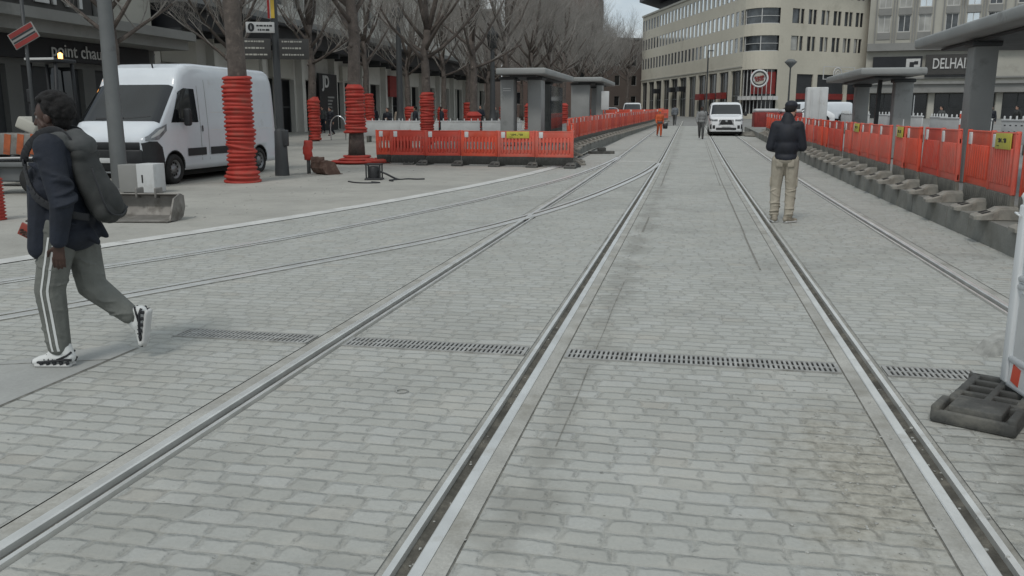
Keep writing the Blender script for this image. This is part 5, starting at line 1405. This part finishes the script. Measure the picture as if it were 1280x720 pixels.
def head_shapes(c, fwd, s=1.0):
    """c = centre of the skull; fwd horizontal facing"""
    f = V(fwd).normalized(); l = V((-f.y, f.x, 0)).normalized(); up = l.cross(f) * -1; up = f.cross(l)
    yaw = math.atan2(f.y, f.x); pit = -math.asin(max(-1, min(1, f.z))); rot = (0, pit, yaw)
    q = lambda a, b, u: V(c) + (f * a + l * b + up * u) * s
    sh = [El(q(-.012, 0, .03), (.098 * s, .075 * s, .092 * s), rot), El(q(.022, 0, -.045), (.068 * s, .056 * s, .078 * s), rot), Cp(q(.045, 0, -.095), q(.060, 0, -.088), .026 * s, .022 * s),
          Cp(q(.082, 0, .012), q(.100, 0, -.030), .009 * s, .015 * s), Cp(q(.076, .012, -.062), q(.076, -.012, -.062), .013 * s, .013 * s), Cp(q(.072, .030, .026), q(.072, -.030, .026), .014 * s, .014 * s)]
    for sd in (-1, 1):
        sh.append(El(q(-.010, .074 * sd, -.012), (.020 * s, .010 * s, .030 * s), rot)); sh.append(Cp(q(.05, .042 * sd, -.02), q(.03, .05 * sd, -.05), .018 * s, .018 * s))
    return sh, q

# ---- young person walking to the left (local +x = walking direction, +y = his left = towards the viewer)
def walker():
    heading = math.atan2(-.2, -.98)
    t = thing('person', 'young person in navy jacket and grey striped joggers walking left', 'person', (-3.845, 4.72, 0), heading)
    hipL, hipR = V((-.02, .085, .90)), V((-.04, -.085, .90))
    kneeL, ankL = V((.08, .10, .50)), V((.06, .10, .095))
    kneeR, ankR = V((-.09, -.09, .49)), V((-.345, -.10, .265))
    chest, neck, skull = V((-.035, 0, 1.26)), V((-.02, 0, 1.44)), V((.012, 0, 1.562))
    shL, shR = V((-.045, .18, 1.385)), V((-.03, -.18, 1.385))
    elL, wrL = V((-.13, .25, 1.06)), V((-.085, .245, .815))
    elR, wrR = V((.03, -.25, 1.10)), V((.215, -.17, .90))
    hs, q = head_shapes(skull, (1, .0, -.08))
    body = hs + [Cp(neck + V((-.02, 0, -.06)), skull + V((-.02, 0, -.05)), .062, .056)]
    body += [El(chest, (.115, .165, .19)), El((-.03, 0, 1.05), (.10, .14, .15)), El((-.03, 0, .93), (.115, .16, .12))]
    body += chain([hipL, kneeL, ankL], [.085, .058, .042]) + chain([hipR, kneeR, ankR], [.085, .058, .042])
    body += [Cp(ankL, ankL + V((.10, 0, -.055)), .034, .018), Cp(ankR, ankR + V((-.04, 0, -.12)), .032, .018)]
    body += chain([shL, elL, wrL], [.058, .042, .030]) + chain([shR, elR, wrR], [.058, .042, .030])
    body += [Cp(chest + V((0, .05, .10)), shL, .08, .06), Cp(chest + V((0, -.05, .10)), shR, .08, .06)]
    body += hand(wrL, (.12, 0, -1), (.2, -1, 0), -1, .45, 1.02); body += hand(wrR, (.75, .1, -.6), (.2, .9, .35), 1, .75, 1.02)
    part('body', voxel_mesh('body', body, M['skin_dark'], .0048, 4), t)
    for sd in (-1, 1):
        mb = MB(); mb.sphere(q(.066, .031 * sd, .008), .0135, sub=2); e = mb.build('eye', M['eye'], t)
        mb = MB(); mb.sphere(q(.0765, .0315 * sd, .008), .006, sub=1); mb.build('iris', M['ink'], e)
    # short curly hair: a cap of tight tufts
    rr = random.Random(2); hh = []
    for i in range(260):
        a = rr.uniform(0, 6.283); e = rr.uniform(-.55, 1.45)
        d = V((math.cos(a) * math.cos(e), math.sin(a) * math.cos(e), math.sin(e)))
        if d.x > .12 and d.z < .60: continue
        if d.z < .10 and d.x > -.12: continue
        p = q(-.030 + d.x * .108, d.y * .092, .046 + d.z * .100); hh.append(El(p, (.021, .021, .021), (a, e, 0)))
    hh.append(El(q(-.044, 0, .050), (.100, .090, .092))); hh.append(El(q(-.06, 0, -.01), (.06, .072, .075)))
    part('hair', voxel_mesh('hair', hh, M['hair'], .006, 1), t)
    # jacket, a bit loose, hem below the hips and kicked out behind
    j = [El(chest, (.15, .20, .20)), El((-.03, 0, 1.12), (.145, .185, .17)), El((-.035, 0, .95), (.155, .19, .16)), El((-.04, 0, .84), (.165, .19, .11)), Cp((-.17, .06, .86), (-.24, .08, .80), .045, .018), Cp((-.17, -.06, .88), (-.23, -.06, .82), .045, .018)]
    j += [Cp((.09, .04, 1.2), (.135, .06, .80), .085, .065), Cp((.09, -.05, 1.2), (.135, -.07, .80), .085, .065)]
    j += chain([shL, elL, off(wrL, (.0, 0, .02))], [.088, .070, .052]) + chain([shR, elR, off(wrR, (-.03, -.0, .02))], [.088, .070, .052])
    j += [Cp(chest + V((0, .06, .10)), shL, .10, .088), Cp(chest + V((0, -.06, .10)), shR, .10, .088), Cp((-.01, 0, 1.37), (.0, 0, 1.435), .105, .086), Cp((.05, .11, 1.12), (.095, .125, .77), .085, .078), Cp((.05, -.11, 1.12), (.095, -.125, .77), .085, .078)]
    for i in range(10):
        a = elL.lerp(shL, i / 9.); j.append(El(a + V((rr.uniform(-.03, .03), .01, 0)), (.078, .078, .02), (rr.uniform(-.5, .5), rr.uniform(-.4, .4), 0)))
    for i in range(14): j.append(El((rr.uniform(-.1, .1), .15 + rr.uniform(-.02, .02), rr.uniform(.85, 1.3)), (.07, .03, .016), (0, rr.uniform(-.7, .7), 0)))
    jk = part('jacket', voxel_mesh('jacket', j, M['navy'], .009, 4), t)
    h = [Cp((-.09, .10, 1.41), (-.13, 0, 1.43), .055, .07), Cp((-.09, -.10, 1.41), (-.13, 0, 1.43), .055, .07), Cp((-.09, .10, 1.435), (.05, .10, 1.43), .052, .035), Cp((-.09, -.10, 1.41), (.05, -.10, 1.40), .052, .035), El((-.16, 0, 1.39), (.075, .13, .075))]
    part('hood', voxel_mesh('hood', h, M['greycloth'], .009, 3), jk)
    # joggers
    p = [El((-.035, 0, .90), (.135, .17, .13))] + chain([hipL, kneeL, off(ankL, (0, 0, .045))], [.115, .092, .072]) + chain([hipR, kneeR, off(ankR, (.03, 0, .03))], [.115, .092, .066])
    for k, (a, b) in enumerate(((kneeL, ankL), (hipL, kneeL), (kneeR, ankR), (hipR, kneeR))):
        for i in range(7):
            q_ = (i + .5) / 7 * .9; c = a.lerp(b, q_); ra = (.092 + (.070 - .092) * q_ if k % 2 == 0 else .115 + (.092 - .115) * q_) + .003; p.append(El(c + V((rr.uniform(-.006, .006), rr.uniform(-.004, .008), 0)), (ra, ra, .016), (rr.uniform(-.5, .5), rr.uniform(-.5, .5), 0)))
    jo = part('joggers', voxel_mesh('joggers', p, M['jogger'], .008, 3), t)
    # two white side stripes projected on the near trouser leg
    jo_me = jo.data; from mathutils.bvhtree import BVHTree
    bv = BVHTree.FromPolygons([v.co for v in jo_me.vertices], [list(f.vertices) for f in jo_me.polygons])
    for o_ in (-.022, .014):
        mb = MB(); vs = []; fs = []; n = 26
        for i in range(n + 1):
            z = .845 + (.115 - .845) * i / n
            cx = (hipL.x + (kneeL.x - hipL.x) * (hipL.z - z) / (hipL.z - kneeL.z)) if z > kneeL.z else kneeL.x + (ankL.x - kneeL.x) * (kneeL.z - z) / (kneeL.z - ankL.z)
            for w in (-.007, .007):
                x = cx + o_ + w - .005; hit = bv.ray_cast(V((x, 1, z)), V((0, -1, 0)))
                y = hit[0].y if hit[0] is not None else .18; vs.append((x, y + .003, z))
        for i in range(n): fs.append((2 * i, 2 * i + 1, 2 * i + 3, 2 * i + 2))
        mb.add(vs, fs, 0, True); mb.build('side_stripe', M['whitecloth'], jo)
    # shoes
    def shoe(a, fw, up, y0):
        f = V(fw).normalized(); u = V(up).normalized(); T = Matrix((f, u.cross(f), u)).transposed().to_4x4(); T.translation = V(a)
        up_ = [Cp((-.055, 0, -.035), (.03, 0, -.035), .044, .046), Cp((.03, 0, -.045), (.125, .0, -.06), .044, .032), Cp((-.045, 0, -.01), (-.03, 0, .03), .044, .046), Cp((.0, 0, .015), (.06, 0, -.035), .042, .034), El((.145, 0, -.066), (.035, .042, .026))]
        me = voxel_mesh('shoe', up_, M['whitecloth'], .006, 3); me.transform(T); s = part('shoe', me, t)
        so = [Cp((-.06, .018, -.084), (.14, .018, -.084), .022, .020), Cp((-.06, -.018, -.084), (.14, -.018, -.084), .022, .020), Cp((.1, 0, -.082), (.155, 0, -.078), .030, .024)]
        me = voxel_mesh('sole', so, M['letters'], .006, 2); me.transform(T @ Matrix.Translation((0, 0, -.0845)) @ Matrix.Diagonal((1, 1.25, .75, 1)) @ Matrix.Translation((0, 0, .0845))); part('sole', me, s)
        mb = MB()
        for sd in (-1, 1):
            for i in range(5): mb.box(T @ V((-.065 + i * .042, sd * .0455, -.066)), (.022, .010, .022), mat=T.to_3x3().to_4x4() @ Matrix.Rotation(.35, 4, 'Y'), bev=.003)
            mb.tube([T @ V(c) for c in ((-.088, sd * .034, -.05), (-.05, sd * .047, -.045), (.03, sd * .047, -.052), (.10, sd * .040, -.062), (.165, sd * .022, -.066))], .0085, 6)
            mb.tube([T @ V(c) for c in ((-.085, sd * .02, .0), (-.06, sd * .043, -.02), (.0, sd * .046, -.045))], .007, 6)
            for i in range(4): mb.tube([T @ V((.01 + i * .026, sd * .012, .012 - i * .019)), T @ V((.0 + i * .028, sd * .045, -.045))], .0035, 5)
        for i in range(5): mb.box(T @ V((.028 + i * .022, 0, .018 - i * .017)), (.008, .05, .006), mat=T.to_3x3().to_4x4(), bev=.002)
        mb.sphere(T @ V((.160, 0, -.068)), (.024, .034, .02), sub=2); mb.sphere(T @ V((-.02, 0, .055)), (.05, .045, .02), sub=2)
        mb.build('trim', M['ink'], s)
    shoe(ankL + V((0, 0, .005)), (1, 0, .0), (0, 0, 1), .1)
    shoe(ankR, (.18, 0, -1), (1, 0, .18), -.1)
    # backpack: hangs on him but is its own thing
    b = [El((-.255, .0, 1.14), (.080, .155, .235), (0, .40, 0)), El((-.295, 0, 1.06), (.095, .15, .16), (0, .35, 0)), El((-.22, 0, 1.23), (.075, .145, .15), (0, .35, 0)), Cp((-.335, .1, .985), (-.335, -.1, .985), .06, .06), Cp((-.21, .085, 1.33), (-.21, -.085, 1.33), .05, .05)]
    bp = thing('backpack', 'dark grey backpack worn by the young person walking left', 'backpack', (t.location.x - .034, t.location.y - .007, 0), heading)
    part('bag', voxel_mesh('bag', b, M['bag'], .010, 5), bp)
    mb = MB(); mb.tube(catmull([(-.30, .12, 1.26), (-.34, .145, 1.15), (-.385, .135, 1.0), (-.40, 0, .96), (-.385, -.13, 1.0)], 5), .006, 6); mb.build('zip', M['ink'], bp)
    pk = [El((-.345, 0, 1.06), (.05, .11, .10), (0, .40, 0))]; part('front_pocket', voxel_mesh('front_pocket', pk, M['bag'], .010, 5), bp)
    for sd in (-1, 1):
        mb = MB(); pts = catmull([(-.22, sd * .10, 1.33), (-.13, sd * .115, 1.475), (-.02, sd * .125, 1.47), (.085, sd * .13, 1.36), (.085, sd * .15, 1.22), (-.0, sd * .205, 1.08), (-.16, sd * .18, .99), (-.25, sd * .12, .96)], 5)
        for a, c in zip(pts, pts[1:]):
            m_ = (a + c) / 2; dd = (c - a); mb.box(m_, (dd.length + .012, .045, .012), mat=dd.to_track_quat('X', 'Y').to_matrix().to_4x4(), bev=.003)
        mb.build('strap', M['ink'], bp)
    ph = thing('phone', 'reddish phone held out in front by the young person walking left', 'phone', t.location, heading)
    mb = MB(); mb.box((.30, -.145, .825), (.085, .014, .15), mat=Matrix.Rotation(R(62), 4, 'Y'), bev=.005); mb.build('case', M['phone'], ph)
    return t
walker()

# ---- man in black seen from behind (local +x = forward = away from the viewer)
def man():
    heading = R(90) + .20 - .30
    t = thing('person', 'man in black jacket, dark cap and beige trousers with his back turned', 'person', (1.39, 13.36, 0), heading)
    hipL, hipR = V((0, .09, .92)), V((0, -.09, .92)); kneeL, ankL = V((.03, .115, .50)), V((-.03, .115, .09)); kneeR, ankR = V((.02, -.10, .50)), V((-.06, -.09, .09))
    chest, neck, skull = V((-.0, 0, 1.28)), V((.02, 0, 1.5)), V((.075, -.035, 1.645))
    shL, shR = V((.0, .160, 1.415)), V((.0, -.160, 1.415)); elL, wrL = V((-.01, .225, 1.11)), V((.23, .11, 1.06)); elR, wrR = V((.02, -.225, 1.11)), V((.25, -.08, 1.10))
    fw = V((.93, -.30, -.22)); hs, q = head_shapes(skull, fw)
    body = hs + [Cp(neck + V((0, 0, -.05)), skull + V((-.03, 0, -.04)), .068, .062), El(chest, (.12, .155, .2)), El((0, 0, 1.08), (.115, .145, .16)), El((0, 0, .95), (.12, .17, .12))]
    body += chain([hipL, kneeL, ankL], [.09, .06, .045]) + chain([hipR, kneeR, ankR], [.09, .06, .045]) + [Cp(ankL, ankL + V((.13, .02, -.055)), .04, .03), Cp(ankR, ankR + V((.13, -.05, -.055)), .04, .03)]
    body += chain([shL, elL, wrL], [.062, .046, .032]) + chain([shR, elR, wrR], [.062, .046, .032]) + [Cp(chest + V((0, .06, .10)), shL, .08, .062), Cp(chest + V((0, -.06, .10)), shR, .08, .062)]
    body += hand(wrL, (.75, -.45, .25), (.2, -.3, 1), 1, .6) + hand(wrR, (.7, .35, .2), (.2, .3, 1), -1, .6)
    part('body', voxel_mesh('body', body, M['skin'], .0052, 4), t)
    for sd in (-1, 1):
        mb = MB(); mb.sphere(q(.066, .031 * sd, .008), .0135, sub=2); e = mb.build('eye', M['eye'], t)
        mb = MB(); mb.sphere(q(.0765, .0315 * sd, .008), .006, sub=1); mb.build('iris', M['ink'], e)
    rr = random.Random(8)
    hr2 = [El(q(-.03, 0, .015), (.092, .082, .085), (0, 0, math.atan2(fw.y, fw.x))), El(q(.052, 0, -.088), (.04, .05, .03), (0, 0, math.atan2(fw.y, fw.x)))]
    for sd in (-1, 1): hr2.append(Cp(q(.03, .058 * sd, -.03), q(.05, .04 * sd, -.085), .014, .02))
    part('hair', voxel_mesh('hair', hr2, M['hair'], .007, 3), t)
    c = [El(q(-.015, 0, .062), (.106, .09, .075), (0, 0, math.atan2(fw.y, fw.x))), Cp(q(.09, .03, .045), q(.17, .02, .03), .02, .012), Cp(q(.09, -.03, .045), q(.17, -.02, .03), .02, .012)]
    part('cap', voxel_mesh('cap', c, M['blackcloth'], .007, 3), t)
    j = [El(chest + V((0, 0, .0)), (.15, .178, .20)), El((0, 0, 1.10), (.148, .175, .17)), El((0, 0, .95), (.15, .180, .10)), Cp((.02, 0, 1.45), (.02, 0, 1.545), .115, .082)]
    j += chain([shL, elL, off(wrL, (-.02, .01, 0))], [.080, .070, .052]) + chain([shR, elR, off(wrR, (-.02, -.01, 0))], [.080, .070, .052]) + [Cp(chest + V((0, .05, .10)), shL, .10, .080), Cp(chest + V((0, -.05, .10)), shR, .10, .080)]
    pass
    part('jacket', voxel_mesh('jacket', j, M['blackcloth'], .009, 18), t)
    p = [El((0, 0, .94), (.145, .18, .11))] + chain([hipL, kneeL, off(ankL, (0, 0, .03))], [.108, .080, .064]) + chain([hipR, kneeR, off(ankR, (0, 0, .03))], [.108, .080, .064])
    for (a, b) in ((kneeL, ankL), (hipL, kneeL), (kneeR, ankR), (hipR, kneeR)):
        for i in range(8):
            cc = a.lerp(b, (i + .5) / 8); p.append(El(cc + V((rr.uniform(-.02, .015), rr.uniform(-.015, .015), 0)), (.077, .077, .015), (rr.uniform(-.5, .5), rr.uniform(-.5, .5), 0)))
    tr = part('trousers', voxel_mesh('trousers', p, M['beige'], .008, 3), t)
    for sd in (-1, 1):
        mb = MB(); mb.box((-.098, sd * .080, .875), (.04, .095, .105), bev=.012); mb.build('pocket', M['beige'], tr)
        k = kneeL if sd > 0 else kneeR
        mb = MB(); mb.box((k.x, k.y + sd * .078, .60), (.11, .025, .14), bev=.01); mb.build('pocket', M['beige'], tr)
    for a, yw in ((ankL, .25), (ankR, -.75)):
        f = V((math.cos(yw), math.sin(yw), 0)); l = V((-f.y, f.x, 0))
        sh = [Cp(a - f * .06 + V((0, 0, -.035)), a + f * .03 + V((0, 0, -.035)), .042, .044), Cp(a + f * .03 + V((0, 0, -.045)), a + f * .15 + V((0, 0, -.058)), .042, .03), Cp(a - f * .04, a - f * .02 + V((0, 0, .03)), .045, .047)]
        s = part('shoe', voxel_mesh('shoe', sh, M['shoe'], .007, 3), t)
        so = [Cp(a - f * .065 + V((0, 0, -.074)), a + f * .16 + V((0, 0, -.074)), .017, .015), Cp(a - f * .065 + l * .025 + V((0, 0, -.074)), a + f * .14 + l * .025 + V((0, 0, -.074)), .017, .015), Cp(a - f * .065 - l * .025 + V((0, 0, -.074)), a + f * .14 - l * .025 + V((0, 0, -.074)), .017, .015)]
        part('sole', voxel_mesh('sole', so, M['letters'], .006, 2), s)
    ph = thing('phone', 'small dark phone held in front by the man in black', 'phone', t.location, heading)
    mb = MB(); mb.box((.335, .02, 1.165), (.15, .07, .010), mat=Matrix.Rotation(R(-25), 4, 'Y'), bev=.004); mb.build('case', M['ink'], ph)
man()

# ---- people farther off, three poses shared by all of them
def pose(kind):
    hipL, hipR = V((0, .085, .90)), V((0, -.085, .90))
    if kind == 'walk': kneeL, ankL, kneeR, ankR = V((.13, .09, .51)), V((.12, .09, .09)), V((-.06, -.09, .49)), V((-.30, -.09, .16))
    else: kneeL, ankL, kneeR, ankR = V((.01, .10, .49)), V((-.02, .11, .08)), V((.01, -.10, .49)), V((-.02, -.11, .08))
    shL, shR = V((-.01, .185, 1.38)), V((-.01, -.185, 1.38))
    if kind == 'walk': elL, wrL, elR, wrR = V((-.10, .24, 1.09)), V((-.06, .23, .84)), V((.06, -.24, 1.09)), V((.18, -.21, .88))
    elif kind == 'stand': elL, wrL, elR, wrR = V((-.02, .25, 1.09)), V((.04, .25, .83)), V((-.02, -.25, 1.09)), V((.05, -.24, .83))
    else: elL, wrL, elR, wrR = V((-.0, .25, 1.09)), V((.22, .12, 1.12)), V((-.0, -.25, 1.09)), V((.06, -.23, .84))
    skull = V((.02, 0, 1.60)); hs, q = head_shapes(skull, (1, 0, -.05))
    body = hs + [Cp((-.0, 0, 1.42), skull + V((-.02, 0, -.04)), .062, .056), El((0, 0, 1.26), (.115, .17, .19)), El((0, 0, 1.05), (.10, .14, .15)), El((0, 0, .93), (.115, .16, .12))]
    body += chain([hipL, kneeL, ankL], [.085, .058, .042]) + chain([hipR, kneeR, ankR], [.085, .058, .042]) + [Cp(ankL, ankL + V((.13, 0, -.05)), .04, .03), Cp(ankR, ankR + V((.11, 0, -.07 if kind == 'walk' else -.05)), .04, .03)]
    body += chain([shL, elL, wrL], [.058, .042, .030]) + chain([shR, elR, wrR], [.058, .042, .030]) + hand(wrL, (wrL - elL), (0, -1, .1), -1, .5) + hand(wrR, (wrR - elR), (0, 1, .1), 1, .5)
    j = [El((0, 0, 1.28), (.145, .20, .19)), El((0, 0, 1.10), (.135, .18, .17)), El((0, 0, .94), (.14, .18, .12)), Cp((0, 0, 1.4), (0, 0, 1.46), .10, .075)] + chain([shL, elL, off(wrL, (0, 0, .03))], [.085, .068, .05]) + chain([shR, elR, off(wrR, (0, 0, .03))], [.085, .068, .05])
    p = [El((0, 0, .90), (.13, .165, .12))] + chain([hipL, kneeL, off(ankL, (0, 0, .02))], [.105, .08, .06]) + chain([hipR, kneeR, off(ankR, (0, 0, .02))], [.105, .08, .06])
    s = []
    for a, dz in ((ankL, -.05), (ankR, -.07 if kind == 'walk' else -.05)): s.append(Cp(a + V((-.04, 0, -.035)), a + V((.13, 0, dz)), .048, .036))
    h = [El(q(-.025, 0, .045), (.10, .086, .085)), El(q(-.05, 0, -.01), (.07, .078, .08))]
    hl = h + [El(q(-.075, 0, -.09), (.05, .08, .12))]
    return dict(body=voxel_mesh('body', body, M['skin'], .011, 3), jacket=voxel_mesh('jacket', j, M['navy'], .014, 3), trousers=voxel_mesh('trousers', p, M['navy'], .014, 3), shoe=voxel_mesh('shoes', s, M['ink'], .012, 2), hair=voxel_mesh('hair', h, M['hair'], .012, 2), longhair=voxel_mesh('hair', hl, M['hair'], .012, 2))
PO = {k: pose(k) for k in ('walk', 'stand', 'hold')}
cache = {}
def rec(kind, p, m):
    key = (kind, p, m)
    if key not in cache:
        me = PO[kind][p].copy(); me.materials.clear(); me.materials.append(M[m]); cache[key] = me
    return cache[key]
def passer(label, kind, x, y, facing, jacket='navy', trousers='greycloth', skin='skin', hair='hair', long=False, s=1.0, group=None, z=0.):
    t = thing('person', label, 'person', (x, y, gz(y) + z), facing, group); t.scale = (s, s, s)
    part('body', rec(kind, 'body', skin), t); part('jacket', rec(kind, 'jacket', jacket), t); part('trousers', rec(kind, 'trousers', trousers), t); part('shoes', rec(kind, 'shoe', 'ink'), t)
    part('hair', rec(kind, 'longhair' if long else 'hair', hair), t)
    return t
passer('person in a pale grey top and grey trousers walking beside the oncoming white van', 'walk', .55, 47.6, R(-92), 'softgrey', 'greycloth', 'skin_dark', s=1.0)
passer('person in a blue-grey jacket walking away far down the middle of the street', 'walk', -1.37, 76.2, R(85), 'bluegrey', 'greycloth', s=1.02)
w = passer('worker in bright orange workwear at the end of the left barriers', 'walk', -1.75, 50.7, R(-80), 'orange', 'orange', s=.87)
mb = MB(); mb.lathe([(.15, 1.63), (.13, 1.67), (.115, 1.72), (.07, 1.77), (0, 1.785)], 16); mb.build('hard_hat', M['orange'], w)
mb = MB(); mb.lathe([(.178, .86), (.19, .93), (.185, 1.0), (.17, .98)], 18); mb.build('dark_waistband', M['greycloth'], w)
t = thing('bucket', 'dark bucket carried by the worker in orange', 'bucket', (-1.42, 50.55, gz(50.5)))
mb = MB(); mb.lathe([(0, .46), (.12, .46), (.16, .76), (.15, .76)], 14); mb.build('pail', M['blackplastic'], t); mb = MB(); mb.tube([(-.15, 0, .76), (-.06, 0, .92), (.06, 0, .92), (.15, 0, .76)], .012, 6); mb.build('handle', M['iron'], t)
G1 = 'people in front of the shops on the left'
L1 = [('person in dark clothes standing in front of the shops right of the sign post', 'stand', -22.0, 49.0, R(-60), 'navy', 'ink'),
      ('person in black walking near the shops left of a red-sleeved tree', 'walk', -21.4, 49.8, R(-120), 'blackcloth', 'navy'),
      ('person in a grey jacket standing by the shop doors, above the dark pair', 'stand', -24.2, 55.0, R(-90), 'greycloth', 'navy'),
      ('person in dark clothes walking left of the tree with the raised red sleeve', 'walk', -19.6, 52.4, R(-100), 'navy', 'greycloth'),
      ('person in black by the black shopfront, right of the bicycle hoop', 'stand', -22.3, 55.6, R(-40), 'blackcloth', 'ink'),
      ('person in dark coat behind the left end of the white barriers', 'hold', -15.9, 44.6, R(-100), 'blackcloth', 'ink'),
      ('person in a tan coat standing behind the left white barriers', 'stand', -15.9, 46.6, R(-70), 'paletan', 'navy'),
      ('person in black standing behind the white barriers, left of the slim lamp post', 'stand', -14.6, 45.4, R(180), 'blackcloth', 'ink'),
      ('person with a white top under a dark coat left of the slim lamp post', 'hold', -15.6, 48.5, R(-90), 'softgrey', 'ink'),
      ('person in dark clothes walking behind the white barriers, right of the slim lamp post', 'walk', -14.6, 50.5, R(0), 'navy', 'ink'),
      ('person in black behind the white barriers right of the tall red sleeve', 'stand', -13.2, 52.5, R(-90), 'blackcloth', 'ink'),
      ('person crouching low in dark clothes far behind the white barriers', 'hold', -13.8, 57., R(-90), 'navy', 'ink'),
      ('person in dark jacket standing near the far shops behind the crumpled sleeve', 'stand', -13.9, 62., R(-60), 'greycloth', 'ink')]
for i, (lab, k_, x, y, fa, ja, tr_) in enumerate(L1): passer(lab, k_, x, y, fa, ja, tr_, long=i % 3 == 0, s=.96 + .02 * (i % 4), group=G1)
G2 = 'people in front of the shops on the right'
L2 = [('person in black standing behind the white barriers in front of the supermarket', 'stand', 16.6, 54., R(-100), 'blackcloth', 'ink'),
      ('person in a grey jacket walking behind the middle shelter pillar', 'walk', 14.0, 54., R(200), 'greycloth', 'navy'),
      ('person in charcoal jacket near the supermarket entrance, left of the near pillar', 'walk', 18.6, 56., R(-160), 'bag', 'navy'),
      ('person in dark jacket near the supermarket entrance beside the near pillar', 'stand', 20.3, 57., R(-90), 'greycloth', 'ink'),
      ('person in dark clothes standing right of the near pillar by the shop door', 'stand', 22.2, 57., R(-90), 'navy', 'ink')]
for i, (lab, k_, x, y, fa, ja, tr_) in enumerate(L2): passer(lab, k_, x, y, fa, ja, tr_, long=i % 2 == 1, s=.98, group=G2)
# ------------------------------------------------------------------ camera, sky, sun
cam = bpy.data.cameras.new('camera'); co = bpy.data.objects.new('camera', cam); COL.objects.link(co); SC.camera = co
cam.sensor_fit = 'HORIZONTAL'; cam.sensor_width = 36; cam.lens = 36 * 1075 / 1280; cam.clip_end = 2000; cam.clip_start = .05
co.location = (0, 0, 1.58); co.rotation_euler = (R(90 - 11.412), 0, R(11.544))
EL, AZ = 54, 192     # sun height and compass direction (veiled by cloud)
w = bpy.data.worlds.new('World'); SC.world = w; w.use_nodes = True; nt = w.node_tree; n = nt.nodes; bg = n['Background']
sky = n.new('ShaderNodeTexSky'); sky.sky_type = 'NISHITA'; sky.sun_disc = False; sky.sun_elevation = R(EL); sky.sun_rotation = R(AZ); sky.dust_density = 3.
tc = n.new('ShaderNodeTexCoord'); no = n.new('ShaderNodeTexNoise'); no.inputs['Scale'].default_value = 2.6; no.inputs['Detail'].default_value = 7; no.inputs['Roughness'].default_value = .6
mp = n.new('ShaderNodeMapping'); mp.inputs['Scale'].default_value = (1, 1, 2.6); mp.inputs['Location'].default_value = (.35, .2, .1); nt.links.new(tc.outputs['Generated'], mp.inputs[0]); nt.links.new(mp.outputs[0], no.inputs['Vector'])
rp = n.new('ShaderNodeValToRGB'); rp.color_ramp.elements[0].position = .34; rp.color_ramp.elements[1].position = .56; rp.color_ramp.elements[0].color = (.55, .55, .55, 1); nt.links.new(no.outputs['Fac'], rp.inputs[0])
cl = n.new('ShaderNodeValToRGB'); cl.color_ramp.elements[0].color = (5.0, 5.75, 6.35, 1); cl.color_ramp.elements[1].color = (7.6, 8.0, 7.8, 1); cl.color_ramp.elements[0].position = .35; cl.color_ramp.elements[1].position = .75; nt.links.new(no.outputs['Fac'], cl.inputs[0])
mx = n.new('ShaderNodeMix'); mx.data_type = 'RGBA'; nt.links.new(rp.outputs[0], mx.inputs[0]); nt.links.new(sky.outputs[0], mx.inputs[6]); nt.links.new(cl.outputs[0], mx.inputs[7])
nt.links.new(mx.outputs[2], bg.inputs[0]); bg.inputs[1].default_value = .1
sun = bpy.data.lights.new('sun', 'SUN'); so = bpy.data.objects.new('sun', sun); COL.objects.link(so)
sun.energy = 1.1; sun.angle = R(14); sun.color = (1., .965, .91)
a = R(AZ); d = Vector((math.sin(a) * math.cos(R(EL)), math.cos(a) * math.cos(R(EL)), math.sin(R(EL))))
so.rotation_euler = d.to_track_quat('Z', 'Y').to_euler()
SC.view_settings.view_transform = 'Standard'; SC.view_settings.look = 'None'; SC.view_settings.exposure = .12; SC.view_settings.gamma = 1.
